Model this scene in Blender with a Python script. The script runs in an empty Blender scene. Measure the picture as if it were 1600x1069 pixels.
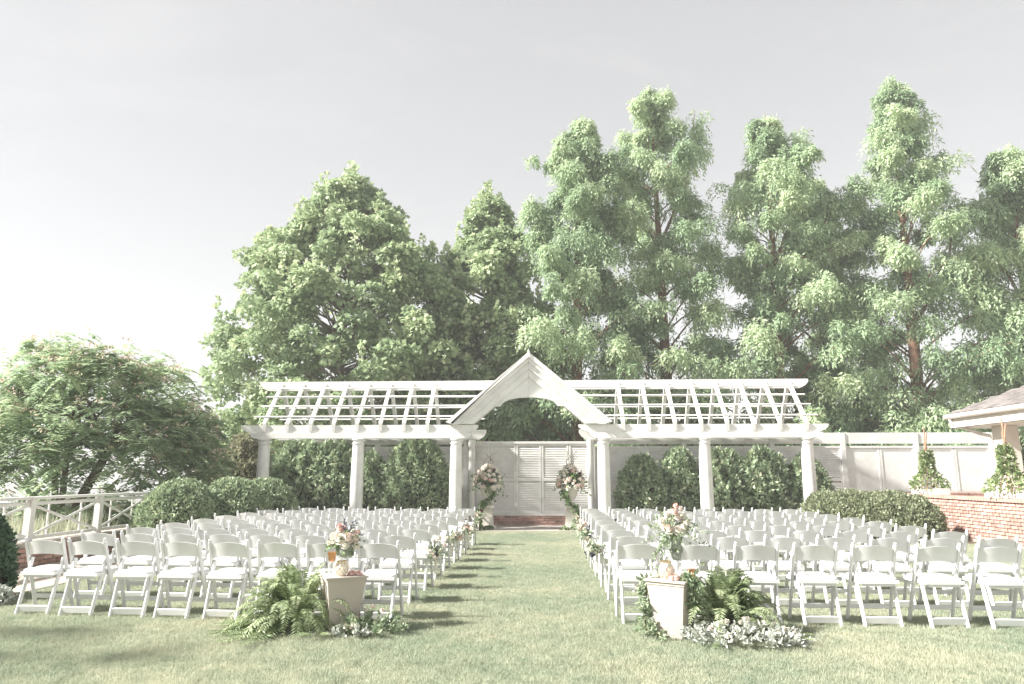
import bpy, math, random
import numpy as np
from mathutils import Vector, Matrix
R = math.radians
random.seed(7); rng = np.random.default_rng(11)
scene = bpy.context.scene

# ------------------------------------------------------------------ camera
cam_d = bpy.data.cameras.new('camera'); cam = bpy.data.objects.new('camera', cam_d)
scene.collection.objects.link(cam); scene.camera = cam
cam_d.sensor_width = 36; cam_d.lens = 24.75; cam_d.clip_start = .1; cam_d.clip_end = 6000
cam.location = (0, 0, 1.46); cam.rotation_euler = (R(90 + 10.68), 0, R(2.71))
# ------------------------------------------------------------------ sky and sun
SUN_EL, SUN_ROT = 38, -103          # rotation: 0 = +Y (towards the pergola), negative = to the left
world = bpy.data.worlds.new('World'); scene.world = world; world.use_nodes = True
wn, wl = world.node_tree.nodes, world.node_tree.links
bg = wn['Background']
sky = wn.new('ShaderNodeTexSky'); sky.sky_type = 'NISHITA'; sky.sun_disc = False
sky.sun_elevation = R(SUN_EL); sky.sun_rotation = R(SUN_ROT)
sky.altitude = 0; sky.air_density = 1.0; sky.dust_density = .1; sky.ozone_density = 1.0
hs = wn.new('ShaderNodeHueSaturation'); hs.inputs['Saturation'].default_value = .10
tc = wn.new('ShaderNodeTexCoord'); mp = wn.new('ShaderNodeMapping'); mp.inputs['Scale'].default_value = (1.2, 2.6, 5)
mp.inputs['Rotation'].default_value = (.3, .2, .5)
nz = wn.new('ShaderNodeTexNoise'); nz.inputs['Scale'].default_value = 1.6; nz.inputs['Detail'].default_value = 6
nz.inputs['Roughness'].default_value = .62; nz.inputs['Distortion'].default_value = .8
cr = wn.new('ShaderNodeValToRGB'); cr.color_ramp.elements[0].position = .48; cr.color_ramp.elements[1].position = .8
cr.color_ramp.elements[1].color = (.25, .25, .25, 1)
veil = wn.new('ShaderNodeMix'); veil.data_type = 'RGBA'; veil.inputs['B'].default_value = (2.95, 2.98, 3.02, 1)     # thin even high overcast
veil.inputs['Factor'].default_value = .6
mx = wn.new('ShaderNodeMix'); mx.data_type = 'RGBA'; mx.inputs['B'].default_value = (4.6, 4.5, 4.5, 1)
wl.new(sky.outputs['Color'], hs.inputs['Color']); wl.new(tc.outputs['Generated'], mp.inputs['Vector'])
wl.new(mp.outputs['Vector'], nz.inputs['Vector']); wl.new(nz.outputs['Fac'], cr.inputs['Fac'])
wl.new(cr.outputs['Color'], mx.inputs['Factor']); wl.new(hs.outputs['Color'], veil.inputs['A']); wl.new(veil.outputs['Result'], mx.inputs['A'])
wl.new(mx.outputs['Result'], bg.inputs['Color'])
bg.inputs['Strength'].default_value = .053
sun_d = bpy.data.lights.new('sun', 'SUN'); sun = bpy.data.objects.new('sun', sun_d); scene.collection.objects.link(sun)
sun_d.energy = 3.7; sun_d.angle = R(3.0); sun_d.color = (1, .96, .91)
sdir = Vector((math.cos(R(SUN_EL)) * math.sin(R(SUN_ROT)), math.cos(R(SUN_EL)) * math.cos(R(SUN_ROT)), math.sin(R(SUN_EL))))
sun.rotation_euler = sdir.to_track_quat('Z', 'Y').to_euler()
scene.view_settings.view_transform = 'Standard'; scene.view_settings.look = 'None'
scene.view_settings.gamma = 1; scene.view_settings.exposure = 2.1
scene.render.engine = 'CYCLES'
scene.cycles.use_denoising = True
scene.cycles.max_bounces = 6; scene.cycles.diffuse_bounces = 3; scene.cycles.transparent_max_bounces = 6

# ------------------------------------------------------------------ materials
def newmat(name):
    m = bpy.data.materials.new(name); m.use_nodes = True
    return m, m.node_tree.nodes, m.node_tree.links, m.node_tree.nodes['Principled BSDF']
def noise(nt, scale, detail=4, rough=.55, coord='Object', vec=None):
    n = nt.nodes.new('ShaderNodeTexNoise'); n.inputs['Scale'].default_value = scale
    n.inputs['Detail'].default_value = detail; n.inputs['Roughness'].default_value = rough
    if vec is None:
        c = nt.nodes.new('ShaderNodeTexCoord'); vec = c.outputs[coord]
    nt.links.new(vec, n.inputs['Vector']); return n.outputs['Fac']
def ramp(nt, fac, stops):
    r = nt.nodes.new('ShaderNodeValToRGB'); el = r.color_ramp.elements
    while len(el) < len(stops): el.new(.5)
    for e, (p, c) in zip(el, stops): e.position = p; e.color = (*c, 1)
    nt.links.new(fac, r.inputs['Fac']); return r.outputs['Color']
def bump(nt, bsdf, fac, strength, dist=.01):
    b = nt.nodes.new('ShaderNodeBump'); b.inputs['Strength'].default_value = strength; b.inputs['Distance'].default_value = dist
    nt.links.new(fac, b.inputs['Height']); nt.links.new(b.outputs['Normal'], bsdf.inputs['Normal'])
def solid(name, a, b=None, scale=6, rough=.6, bmp=0, bscale=40, spec=.4, metal=0, objvar=0):
    m, n, l, p = newmat(name); nt = m.node_tree
    p.inputs['Roughness'].default_value = rough; p.inputs['Specular IOR Level'].default_value = spec; p.inputs['Metallic'].default_value = metal
    if b is None: b = tuple(x * .86 for x in a)
    geo = n.new('ShaderNodeNewGeometry')
    col = ramp(nt, noise(nt, scale, 5, .6, vec=geo.outputs['Position']), [(.35, b), (.62, a)])
    if objvar:
        oi = n.new('ShaderNodeObjectInfo'); h = n.new('ShaderNodeHueSaturation'); mr = n.new('ShaderNodeMapRange')
        mr.inputs['To Min'].default_value = 1 - objvar; mr.inputs['To Max'].default_value = 1 + objvar
        l.new(oi.outputs['Random'], mr.inputs['Value']); l.new(mr.outputs['Result'], h.inputs['Value']); l.new(col, h.inputs['Color'])
        col = h.outputs['Color']
    l.new(col, p.inputs['Base Color'])
    if bmp: bump(nt, p, noise(nt, bscale, 4, .6, vec=geo.outputs['Position']), bmp)
    return m
def leafmat(name, dark, light, trans=.35, rough=.55, tip=None):
    m, n, l, p = newmat(name); nt = m.node_tree
    a = n.new('ShaderNodeAttribute'); a.attribute_name = 'v'
    st = [(0, dark), (.75, light)]
    if tip: st.append((1, tip))
    col = ramp(nt, a.outputs['Fac'], st)
    l.new(col, p.inputs['Base Color']); p.inputs['Roughness'].default_value = rough; p.inputs['Specular IOR Level'].default_value = .35
    t = n.new('ShaderNodeBsdfTranslucent'); l.new(col, t.inputs['Color'])
    mx = n.new('ShaderNodeMixShader'); mx.inputs['Fac'].default_value = trans
    l.new(p.outputs['BSDF'], mx.inputs[1]); l.new(t.outputs['BSDF'], mx.inputs[2])
    l.new(mx.outputs['Shader'], n['Material Output'].inputs['Surface']); return m
M = {}
M['white'] = solid('white_paint', (.76, .75, .73), (.66, .65, .62), 3.5, .5, .12, 60)
M['white2'] = solid('white_paint_weathered', (.76, .75, .73), (.64, .63, .60), 3, .6, .15, 50)
M['resin'] = solid('white_resin', (.73, .725, .73), (.68, .68, .68), 5, .38, .04, 120, .45, 0, .03)
M['pad'] = solid('white_vinyl', (.74, .74, .735), (.70, .70, .695), 8, .45, .1, 90)
M['brick'] = solid('red_brick', (.49, .315, .265), (.40, .235, .19), 9, .85, .5, 70, .2, 0, .28)
M['mortar'] = solid('mortar', (.64, .58, .53), (.54, .48, .43), 12, .9, .4, 120, .1)
M['coping'] = solid('brick_coping', (.50, .32, .26), (.43, .25, .195), 7, .8, .4, 60, .2, 0, .12)
M['concrete'] = solid('concrete', (.44, .40, .36), (.34, .31, .28), 1.6, .85, .3, 80, .2)
M['path'] = solid('tan_path', (.50, .43, .36), (.40, .35, .29), 1.4, .9, .3, 60, .2)
M['shingle'] = solid('grey_shingle', (.20, .18, .17), (.13, .12, .115), 14, .9, .6, 140, .2, 0, .25)
M['cream'] = solid('cream_trim', (.74, .68, .62), (.66, .60, .55), 2, .5, .1, 40)
M['pedestal'] = solid('taupe_paint', (.50, .45, .40), (.46, .41, .36), 4, .6, .1, 60)
M['bark'] = solid('bark', (.20, .14, .10), (.10, .07, .05), 8, .9, .8, 25, .1)
M['barkred'] = solid('red_brown_bark', (.26, .15, .10), (.13, .075, .05), 7, .9, .8, 22, .1)
M['barkgrey'] = solid('grey_bark', (.24, .20, .16), (.14, .11, .09), 8, .9, .7, 30, .1)
M['gold'] = solid('gold_metal', (.86, .68, .50), (.78, .60, .43), 10, .35, .05, 60, .5, 1)
M['copper'] = solid('copper', (.80, .42, .24), (.72, .36, .2), 10, .3, .1, 60, .5, 1)
M['stone'] = solid('cast_stone', (.68, .64, .58), (.56, .52, .47), 9, .75, .3, 60, .2)
M['wood'] = solid('cedar_lath', (.50, .32, .22), (.40, .25, .17), 12, .8, .3, 40, .2)
M['soil'] = solid('mulch', (.10, .065, .045), (.05, .035, .025), 22, .95, .8, 60, .1)
M['stalk'] = solid('green_stalk', (.22, .28, .12), (.16, .22, .09), 10, .7)
M['twig'] = solid('dark_core_fill', (.045, .05, .03), (.03, .03, .02), 10, .9, 0)  # near-black fill for the solid cores inside the shrubs
M['rose'] = solid('pink_petals', (.82, .60, .55), (.76, .50, .45), 30, .6, .1, 60, .2)
M['blush'] = solid('blush_petals', (.84, .74, .67), (.80, .67, .60), 30, .6, .1, 60, .2)
M['ivory'] = solid('ivory_petals', (.86, .82, .74), (.80, .75, .66), 30, .6, .1, 60, .2)
M['wine'] = solid('wine_petals', (.16, .04, .06), (.09, .02, .035), 30, .6, .1, 60, .2)
M['mauve'] = solid('dark_blue_grey_bloom', (.14, .13, .17), (.09, .085, .12), 30, .7, .1, 60, .2)
M['ribbon'] = solid('ivory_ribbon', (.78, .73, .66), (.72, .66, .6), 10, .5, .05, 60)
M['pink_fluff'] = leafmat('pink_silk_bloom', (.66, .50, .40), (.76, .63, .52), .3)
M['maple'] = leafmat('maple_leaf', (0.220, 0.299, 0.169), (0.429, 0.525, 0.311), .42, .5, (0.644, 0.678, 0.441))
M['cypress'] = leafmat('redwood_needles', (0.226, 0.322, 0.192), (0.452, 0.565, 0.350), .44, .6, (0.633, 0.701, 0.475))
M['mimosa'] = leafmat('mimosa_leaf', (0.294, 0.401, 0.254), (0.520, 0.621, 0.395), .46, .55, (0.655, 0.678, 0.475))
M['box'] = leafmat('boxwood_leaf', (0.169, 0.232, 0.141), (0.418, 0.508, 0.316), .3, .45, (0.678, 0.712, 0.497))
M['boxlight'] = leafmat('light_boxwood_leaf', (0.171, 0.205, 0.122), (0.349, 0.388, 0.243), .3, .5, (0.510, 0.521, 0.355))
M['holly'] = leafmat('holly_leaf', (0.175, 0.243, 0.153), (0.441, 0.537, 0.339), .28, .4, (0.723, 0.746, 0.542))
M['conifer'] = leafmat('conifer_leaf', (0.051, 0.103, 0.064), (0.129, 0.206, 0.117), .15, .5)
M['fern'] = leafmat('fern_leaf', (.22, .29, .155), (.43, .50, .30), .45, .5, (.64, .67, .47))
M['euca'] = leafmat('eucalyptus_leaf', (.17, .24, .145), (.37, .44, .29), .25, .55)
M['silver'] = leafmat('silver_leaf', (.34, .38, .33), (.62, .64, .58), .2, .7, (.80, .77, .72))
M['green'] = leafmat('bouquet_leaf', (0.066, 0.125, 0.050), (0.197, 0.300, 0.112), .25, .5)
M['darkleaf'] = leafmat('blue_grey_sprig', (.07, .08, .10), (.20, .21, .24), .1, .7)
M['vineleaf'] = leafmat('pale_vine_leaf', (.16, .24, .09), (.34, .42, .20), .3, .5, (.80, .74, .70))
M['reed'] = leafmat('reed_blade', (.30, .33, .22), (.54, .55, .42), .4, .7)
M['brush'] = leafmat('brush_leaf', (0.154, 0.217, 0.114), (0.324, 0.418, 0.230), .3, .6)
M['paleshrub'] = leafmat('pale_shrub_leaf', (.20, .20, .12), (.36, .36, .23), .3, .6, (.50, .46, .36))
M['rock'] = solid('riprap_rock', (.36, .33, .30), (.24, .22, .20), 3, .9, .5, 12, .2, 0, .2)
def make_glass():
    m, n, l, p = newmat('clear_glass')
    p.inputs['Base Color'].default_value = (.95, .97, .96, 1); p.inputs['Roughness'].default_value = .03
    p.inputs['IOR'].default_value = 1.3; p.inputs['Alpha'].default_value = .16; return m
M['glass'] = make_glass()
def make_water():
    m, n, l, p = newmat('bay_water'); p.inputs['Base Color'].default_value = (.16, .19, .20, 1); p.inputs['Roughness'].default_value = .053
    g = n.new('ShaderNodeNewGeometry'); bump(m.node_tree, p, noise(m.node_tree, .8, 4, .6, vec=g.outputs['Position']), .4, .15); return m
M['water'] = make_water()
def make_grass(blade):
    m, n, l, p = newmat('grass_blade' if blade else 'lawn_soil'); nt = m.node_tree
    g = n.new('ShaderNodeNewGeometry'); pos = g.outputs['Position']
    big = noise(nt, .5, 4, .6, vec=pos); mid = noise(nt, 4.5, 5, .65, vec=pos)
    c1 = ramp(nt, big, [(.36, (.27, .34, .25)), (.5, (.44, .46, .35)), (.64, (.62, .59, .46))])
    c2 = ramp(nt, mid, [(.30, (.19, .27, .19)), (.55, (.44, .46, .35)), (.75, (.66, .62, .49))])
    mxn = n.new('ShaderNodeMix'); mxn.data_type = 'RGBA'; mxn.inputs['Factor'].default_value = .5
    l.new(c1, mxn.inputs['A']); l.new(c2, mxn.inputs['B'])
    col = mxn.outputs['Result']
    if blade:
        a = n.new('ShaderNodeAttribute'); a.attribute_name = 'v'
        c3 = ramp(nt, a.outputs['Fac'], [(0, (.15, .24, .16)), (.6, (.44, .48, .36)), (.93, (.60, .58, .45)), (1, (.70, .66, .54))])
        m2 = n.new('ShaderNodeMix'); m2.data_type = 'RGBA'; m2.inputs['Factor'].default_value = .32
        l.new(col, m2.inputs['A']); l.new(c3, m2.inputs['B']); col = m2.outputs['Result']
        t = n.new('ShaderNodeBsdfTranslucent'); l.new(col, t.inputs['Color'])
        ms = n.new('ShaderNodeMixShader'); ms.inputs['Fac'].default_value = .42
        l.new(p.outputs['BSDF'], ms.inputs[1]); l.new(t.outputs['BSDF'], ms.inputs[2]); l.new(ms.outputs['Shader'], n['Material Output'].inputs['Surface'])
    l.new(col, p.inputs['Base Color']); p.inputs['Roughness'].default_value = .8; p.inputs['Specular IOR Level'].default_value = .2
    if not blade: bump(nt, p, noise(nt, 40, 4, .6, vec=pos), .6, .02)
    return m
M['blade'] = make_grass(True); M['lawn'] = make_grass(False)

# ------------------------------------------------------------------ mesh helpers
COL = scene.collection
class MB:
    def __init__(s): s.v = []; s.f = []
    def add(s, vs, fs):
        o = len(s.v); s.v += [tuple(x) for x in vs]; s.f += [tuple(i + o for i in f) for f in fs]; return s
    def box(s, x0, x1, y0, y1, z0, z1):
        return s.add([(x0,y0,z0),(x1,y0,z0),(x1,y1,z0),(x0,y1,z0),(x0,y0,z1),(x1,y0,z1),(x1,y1,z1),(x0,y1,z1)],
                     [(0,3,2,1),(4,5,6,7),(0,1,5,4),(1,2,6,5),(2,3,7,6),(3,0,4,7)])
    def bar(s, a, b, w, d, side=(1,0,0), ch=.25):
        a, b = Vector(a), Vector(b); t = (b - a).normalized(); sd = Vector(side)
        sd = (sd - t * sd.dot(t)).normalized(); u = t.cross(sd)
        c = ch * min(w, d); hw, hd = w / 2, d / 2
        pr = [(-hw+c,-hd),(hw-c,-hd),(hw,-hd+c),(hw,hd-c),(hw-c,hd),(-hw+c,hd),(-hw,hd-c),(-hw,-hd+c)] if ch else [(-hw,-hd),(hw,-hd),(hw,hd),(-hw,hd)]
        n = len(pr); vs = [a + sd * p + u * q for p, q in pr] + [b + sd * p + u * q for p, q in pr]
        fs = [(i, (i+1) % n, n + (i+1) % n, n + i) for i in range(n)] + [tuple(range(n))[::-1], tuple(range(n, 2*n))]
        return s.add(vs, fs)
    def tube(s, pts, rad, n=8):
        pts = [Vector(p) for p in pts]; o = len(s.v); prev = None
        for i, p in enumerate(pts):
            t = (pts[min(i+1, len(pts)-1)] - pts[max(i-1, 0)]).normalized()
            ref = prev if prev is not None else (Vector((1,0,0)) if abs(t.x) < .8 else Vector((0,1,0)))
            sd = (ref - t * ref.dot(t)).normalized(); prev = sd; u = t.cross(sd)
            r = rad[i] if hasattr(rad, '__len__') else rad
            s.v += [tuple(p + sd * (r * math.cos(2*math.pi*k/n)) + u * (r * math.sin(2*math.pi*k/n))) for k in range(n)]
        for i in range(len(pts) - 1):
            for k in range(n):
                a = o + i*n + k; b = o + i*n + (k+1) % n
                s.f.append((a, b, b + n, a + n))
        s.f.append(tuple(o + k for k in range(n))[::-1]); s.f.append(tuple(o + (len(pts)-1)*n + k for k in range(n))); return s
    def lathe(s, prof, n=20, c=(0,0,0)):
        o = len(s.v)
        for r, z in prof:
            s.v += [(c[0] + r*math.cos(2*math.pi*k/n), c[1] + r*math.sin(2*math.pi*k/n), c[2] + z) for k in range(n)]
        for i in range(len(prof)-1):
            for k in range(n):
                a = o + i*n + k; b = o + i*n + (k+1) % n; s.f.append((a, b, b+n, a+n))
        s.f.append(tuple(o + k for k in range(n))[::-1]); s.f.append(tuple(o + (len(prof)-1)*n + k for k in range(n))); return s
    def prism(s, poly, y0, y1):         # polygon in x,z (counter-clockwise seen from -y), extruded along y
        n = len(poly); vs = [(x, y0, z) for x, z in poly] + [(x, y1, z) for x, z in poly]
        return s.add(vs, [tuple(range(n)), tuple(range(n, 2*n))[::-1]] + [((i+1) % n, i, n+i, n+(i+1) % n) for i in range(n)])
    def mesh(s, name, mat, smooth=False):
        me = bpy.data.meshes.new(name); me.from_pydata(s.v, [], s.f); me.update()
        import bmesh
        bm = bmesh.new(); bm.from_mesh(me); bmesh.ops.recalc_face_normals(bm, faces=bm.faces); bm.to_mesh(me); bm.free()
        if smooth:
            me.polygons.foreach_set('use_smooth', [True]*len(me.polygons))
            me.set_sharp_from_angle(angle=R(40))
        me.materials.append(M[mat]); return me
    def build(s, name, mat, parent=None, smooth=False, **k):
        return link(name, s.mesh(name, mat, smooth), parent, **k)
def link(name, me, parent=None, loc=(0,0,0), rot=(0,0,0), scale=None, kind=None):
    o = bpy.data.objects.new(name, me); COL.objects.link(o); o.location = loc; o.rotation_euler = rot
    if scale: o.scale = scale
    if parent: o.parent = parent
    if kind: o['kind'] = kind
    return o
def tag(o, label, cat, group=None):
    o['label'] = label; o['category'] = cat
    if group: o['group'] = group
    return o
def thing(name, label, cat, loc=(0,0,0), rz=0, group=None):
    return tag(link(name, None, None, loc, (0,0,rz)), label, cat, group)
def struct(o): o['kind'] = 'structure'; return o

def unit(a): return a / np.maximum(np.linalg.norm(a, axis=1, keepdims=True), 1e-9)
def leaf_mesh(name, mat, P, D, N, L, W, v=None, fold=.0):
    P, D, N = map(lambda a: np.asarray(a, float), (P, D, N)); n = len(P)
    D = unit(D); S = unit(np.cross(D, N)); U = np.cross(S, D)
    L = np.broadcast_to(np.asarray(L, float), (n,))[:, None]; W = np.broadcast_to(np.asarray(W, float), (n,))[:, None]
    mid = P + D * L * .42 + U * (W * fold)
    V = np.stack([P, mid + S * W * .5, P + D * L, mid - S * W * .5], 1).reshape(-1, 3)
    me = bpy.data.meshes.new(name); me.vertices.add(4*n); me.vertices.foreach_set('co', V.ravel().astype(np.float32))
    me.loops.add(4*n); me.loops.foreach_set('vertex_index', np.arange(4*n, dtype=np.int32))
    me.polygons.add(n); me.polygons.foreach_set('loop_start', np.arange(0, 4*n, 4, dtype=np.int32))
    at = me.attributes.new('v', 'FLOAT', 'FACE')
    if v is None: v = rng.random(n)
    at.data.foreach_set('value', np.clip(np.asarray(v), 0, 1).astype(np.float32))
    me.update(calc_edges=True); me.validate(); me.materials.append(M[mat]); return me
def rdir(n): return unit(rng.normal(size=(n, 3)))
def cat(*ls): return [np.concatenate(x) for x in zip(*ls)]

# ------------------------------------------------------------------ ground, water
g = MB()
g.add([(-14.5,-60,-.012),(600,-60,-.012),(600,900,-.012),(-14.5,900,-.012),(-19,-60,-1.5),(-19,900,-1.5)], [(0,1,2,3),(4,0,3,5)])
struct(g.build('ground', 'lawn'))
w = MB(); w.add([(-2500,-300,-1.2),(-17.5,-300,-1.2),(-17.5,3500,-1.2),(-2500,3500,-1.2)], [(0,1,2,3)]); struct(w.build('water', 'water'))
sh = MB(); N_ = 60
pts = [(-2400 + 2300*i/N_, 1450 + 250*math.sin(i*.35) , 10 + 7*math.sin(i*1.7) + 5*math.sin(i*.63+1)) for i in range(N_+1)]
for i in range(N_):
    a, b = pts[i], pts[i+1]; sh.add([(a[0],a[1],-2),(b[0],b[1],-2),(b[0],b[1],b[2]),(a[0],a[1],a[2]),(a[0],a[1]+80,a[2]),(b[0],b[1]+80,b[2])], [(0,1,2,3),(3,2,5,4)])
struct(sh.build('far_shore', 'brush'))
p = MB().box(-8.22, -6.55, 3, 17.4, -.1, .02); struct(p.build('path', 'path'))
# altar slabs
for i, (x0, x1) in enumerate(((-3.6,-.545), (-.535,2.6))):
    if i == 0: alt = struct(MB().box(-3.62, 2.62, 18.92, 21.3, -.2, .006).build('patio', 'mortar'))
    MB().box(x0, x1, 18.9, 21.25, -.15, .03).build('slab', 'concrete', alt)
# planting beds
struct(MB().box(-8.0, -3.65, 18.75, 21.4, -.1, .03).build('planting_bed', 'soil'))
struct(MB().box(2.66, 9.3, 18.75, 21.4, -.1, .03).build('planting_bed', 'soil'))
struct(MB().box(6.4, 9.3, 16.0, 18.7, -.1, .025).build('planting_bed', 'soil'))

# lawn blades: a square metre of blades repeated over the lawn
n = 15000
P = np.column_stack([rng.uniform(-.52, .52, n), rng.uniform(-.52, .52, n), np.full(n, -.006)])
cl = np.sin(P[:,0]*12.566+1)*np.cos(P[:,1]*12.566) * .5 + .5
D = np.column_stack([rng.normal(0,.5,n), rng.normal(0,.5,n), np.ones(n)])
me = leaf_mesh('grass', 'blade', P, D, rdir(n), rng.uniform(.022,.05,n)*(.8+.35*cl), rng.uniform(.003,.0055,n))
grass = link('grass', me, None, (0,0,0), kind='stuff')
ng = bpy.data.node_groups.new('lawn_spread', 'GeometryNodeTree')
ng.interface.new_socket('Geometry', in_out='INPUT', socket_type='NodeSocketGeometry'); ng.interface.new_socket('Geometry', in_out='OUTPUT', socket_type='NodeSocketGeometry')
gi = ng.nodes.new('NodeGroupInput'); go = ng.nodes.new('NodeGroupOutput')
gr = ng.nodes.new('GeometryNodeMeshGrid'); gr.inputs['Size X'].default_value = 15; gr.inputs['Size Y'].default_value = 15
gr.inputs['Vertices X'].default_value = 16; gr.inputs['Vertices Y'].default_value = 16
tr = ng.nodes.new('GeometryNodeTransform'); tr.inputs['Translation'].default_value = (1.48, 10.85, 0)
io = ng.nodes.new('GeometryNodeInstanceOnPoints'); rv = ng.nodes.new('FunctionNodeRandomValue'); rv.data_type = 'INT'
mn, mxx = [s for s in rv.inputs if s.type == 'INT' and s.name in ('Min', 'Max')]; mn.default_value = 0; mxx.default_value = 3
mm = ng.nodes.new('ShaderNodeMath'); mm.operation = 'MULTIPLY'; mm.inputs[1].default_value = math.pi/2
cx = ng.nodes.new('ShaderNodeCombineXYZ')
L_ = ng.links
L_.new(gr.outputs['Mesh'], tr.inputs['Geometry']); L_.new(tr.outputs['Geometry'], io.inputs['Points']); L_.new(gi.outputs[0], io.inputs['Instance'])
L_.new([s for s in rv.outputs if s.type == 'INT'][0], mm.inputs[0]); L_.new(mm.outputs[0], cx.inputs['Z']); L_.new(cx.outputs[0], io.inputs['Rotation'])
L_.new(io.outputs['Instances'], go.inputs[0])
md = grass.modifiers.new('spread', 'NODES'); md.node_group = ng

# ------------------------------------------------------------------ brick work
brick_me = None
def bricks(parent, u0, u1, z0, rows, place, bw=.205, bh=.062, jt=.012, depth=.05, limit=300):
    """courses of single bricks; place(u, z) -> (location, rotation z); u runs along the wall"""
    global brick_me
    if brick_me is None:
        c = .004; m = MB(); hx, hz = .5, .5
        m.add([(-.5,0,-.5),(.5,0,-.5),(.5,0,.5),(-.5,0,.5),(-.48,-1,-.44),(.48,-1,-.44),(.48,-1,.44),(-.48,-1,.44)],
              [(4,5,6,7),(0,1,5,4),(1,2,6,5),(2,3,7,6),(3,0,4,7)])
        brick_me = m.mesh('brick', 'brick')
    cnt = 0
    for r in range(rows):
        z = z0 + (r + .5) * (bh + jt); off = (r % 2) * .5 * (bw + jt); u = u0 - off
        while u < u1 - .03:
            a, b = max(u, u0), min(u + bw, u1)
            if b - a > .03:
                loc, rz = place((a+b)/2, z)
                o = link('brick', brick_me, parent, loc, (0,0,rz + random.uniform(-.012,.012)), (b-a, depth*random.uniform(.85,1.1), bh)); cnt += 1
            u += bw + jt
    return cnt
H = .062 + .012
# right terrace wall (face x = 9.4 towards the lawn, front face y = 14.6)
tw = thing('brick_wall', 'red brick terrace wall with a flat cap along the right of the lawn', 'wall', (9.4, 14.6, 0))
rows = 12
MB().box(.035, .35, .035, 5.6, 0, rows*H + .01).add([], []).build('mortar_core', 'mortar', tw)
MB().box(.351, 4.2, .035, .35, 0, rows*H + .01).build('mortar_core', 'mortar', tw)
bricks(tw, 0.02, 4.8, 0.01, rows, lambda u, z: ((.04, u, z), -math.pi/2))
bricks(tw, 0.04, .7, 0.01, rows, lambda u, z: ((u, .04, z), 0), bw=.15)
u = -.03
while u < 5.5:
    MB().box(-.05, .4, 0, .098, 0, .07).build('coping_brick', 'coping', tw, loc=(0, u, rows*H + .022)); u += .11
MB().box(.402, 4.2, -.05, .4, 0, .068).build('cap', 'coping', tw, loc=(0, 0, rows*H + .022))
struct(MB().box(9.76, 18, 14.96, 21.6, -.1, .52).build('terrace', 'concrete'))
# left low wall + rail
lw = thing('brick_wall', 'low red brick wall under the white railing on the left', 'wall', (-8.25, 5, 0))
MB().box(-.28, -.035, 0, 10.6, -.05, 4*H + .04).build('mortar_core', 'mortar', lw)
bricks(lw, 3.5, 10.6, .02, 4, lambda u, z: ((-.04, u, z), math.pi/2))
u = 0
while u < 10.6:
    MB().box(-.33, .02, 0, .215, 0, .06).build('coping_stone', 'concrete', lw, loc=(0, u, 4*H + .045)); u += .225

fence = thing('railing', 'white timber railing with crossed braces on the low brick wall at left', 'railing', (-8.4, 0, .40))
posts_y = [5.4, 7.4, 9.4, 11.4, 13.2, 14.75]
for y in posts_y:
    m = MB().box(-.055, .055, y-.055, y+.055, 0, .66); m.build('post', 'white', fence)
for y0, y1 in zip(posts_y[:-1], posts_y[1:]):
    a, b = y0 + .057, y1 - .057
    MB().bar((0, a, .06), (0, b, .06), .05, .05).build('bottom_rail', 'white', fence)
    MB().bar((0, a, .60), (0, b, .60), .05, .06).build('upper_rail', 'white', fence)
    MB().bar((.012, a, .085), (.012, b, .57), .022, .045).build('brace', 'white', fence)
    MB().bar((-.012, a, .57), (-.012, b, .085), .022, .045).build('brace', 'white', fence)
    q = (b - a) / 4
    for c in (a + q, b - q): MB().bar((-.03, c, .086), (-.03, c, .57), .03, .03).build('baluster', 'white', fence)
MB().bar((0, 5.2, .685), (0, 15.3, .685), .15, .045, ch=.15).build('handrail', 'white', fence)

# ------------------------------------------------------------------ louvred wall at the back
WY = 21.0
wall = thing('louvered_wall', 'long white louvered screen wall behind the pergola', 'wall', (0, WY, 0))
pxs = [-7.6, -5.01, -2.36, 1.36, 4.03, 6.56, 8.58, 10.64, 12.75]
def louver(x0, x1, z0, z1, mids, plain=False):
    f = MB(); st = .055
    f.box(x0, x0+st, .0, .05, z0, z1); f.box(x1-st, x1, .0, .05, z0, z1)
    zs = [z0] + mids + [z1]
    f.box(x0+st, x1-st, .002, .05, z0, z0+.07); f.box(x0+st, x1-st, .002, .05, z1-.07, z1)
    for z in mids: f.box(x0+st, x1-st, .002, .05, z-.045, z+.045)
    fr = f.build('louver_frame', 'white', wall)
    s = MB()
    for a, b in zip(zs[:-1], zs[1:]):
        z = a + .075
        while z < b - .11:
            s.add([(x0+st,.008,z),(x1-st,.008,z),(x1-st,.026,z+.047),(x0+st,.026,z+.047),(x0+st,.014,z-.006),(x1-st,.014,z-.006),(x1-st,.032,z+.042),(x0+st,.032,z+.042)],
                  [(0,1,2,3),(5,4,7,6),(0,4,5,1),(3,2,6,7)]); z += .05
    s.build('louver_slats', 'white', fr, kind='stuff') if not plain else MB().box(x0+st, x1-st, .012, .05, z0+.07, z1-.07).build('board', 'white', fr)
    MB().box(x0+.01, x1-.01, .052, .07, z0+.01, z1-.01).build('backing', 'white', wall)
for i in range(8):
    a, b = pxs[i] + .07, pxs[i+1] - .07
    if i == 2:
        js = [-2.28, -1.64, -.88, -.13, .67, 1.28]
        for x0, x1 in zip(js[:-1], js[1:]): louver(x0+.006, x1-.006, .36, 2.36, [1.33])
        MB().box(-2.28, 1.28, -.02, .08, 2.362, 2.43).build('top_rail', 'white', wall)
    else:
        mid = (a + b) / 2
        pl_ = i >= 6; louver(a, mid-.005, .36, 2.22, [] if pl_ else [1.33], pl_); louver(mid+.005, b, .36, 2.22, [] if pl_ else [1.33], pl_)
        MB().box(a, b, -.015, .075, 2.222, 2.28).build('middle_rail', 'white', wall)
        MB().box(a, b, -.02, .085, 2.345, 2.66).build('top_rail', 'white', wall)
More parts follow.
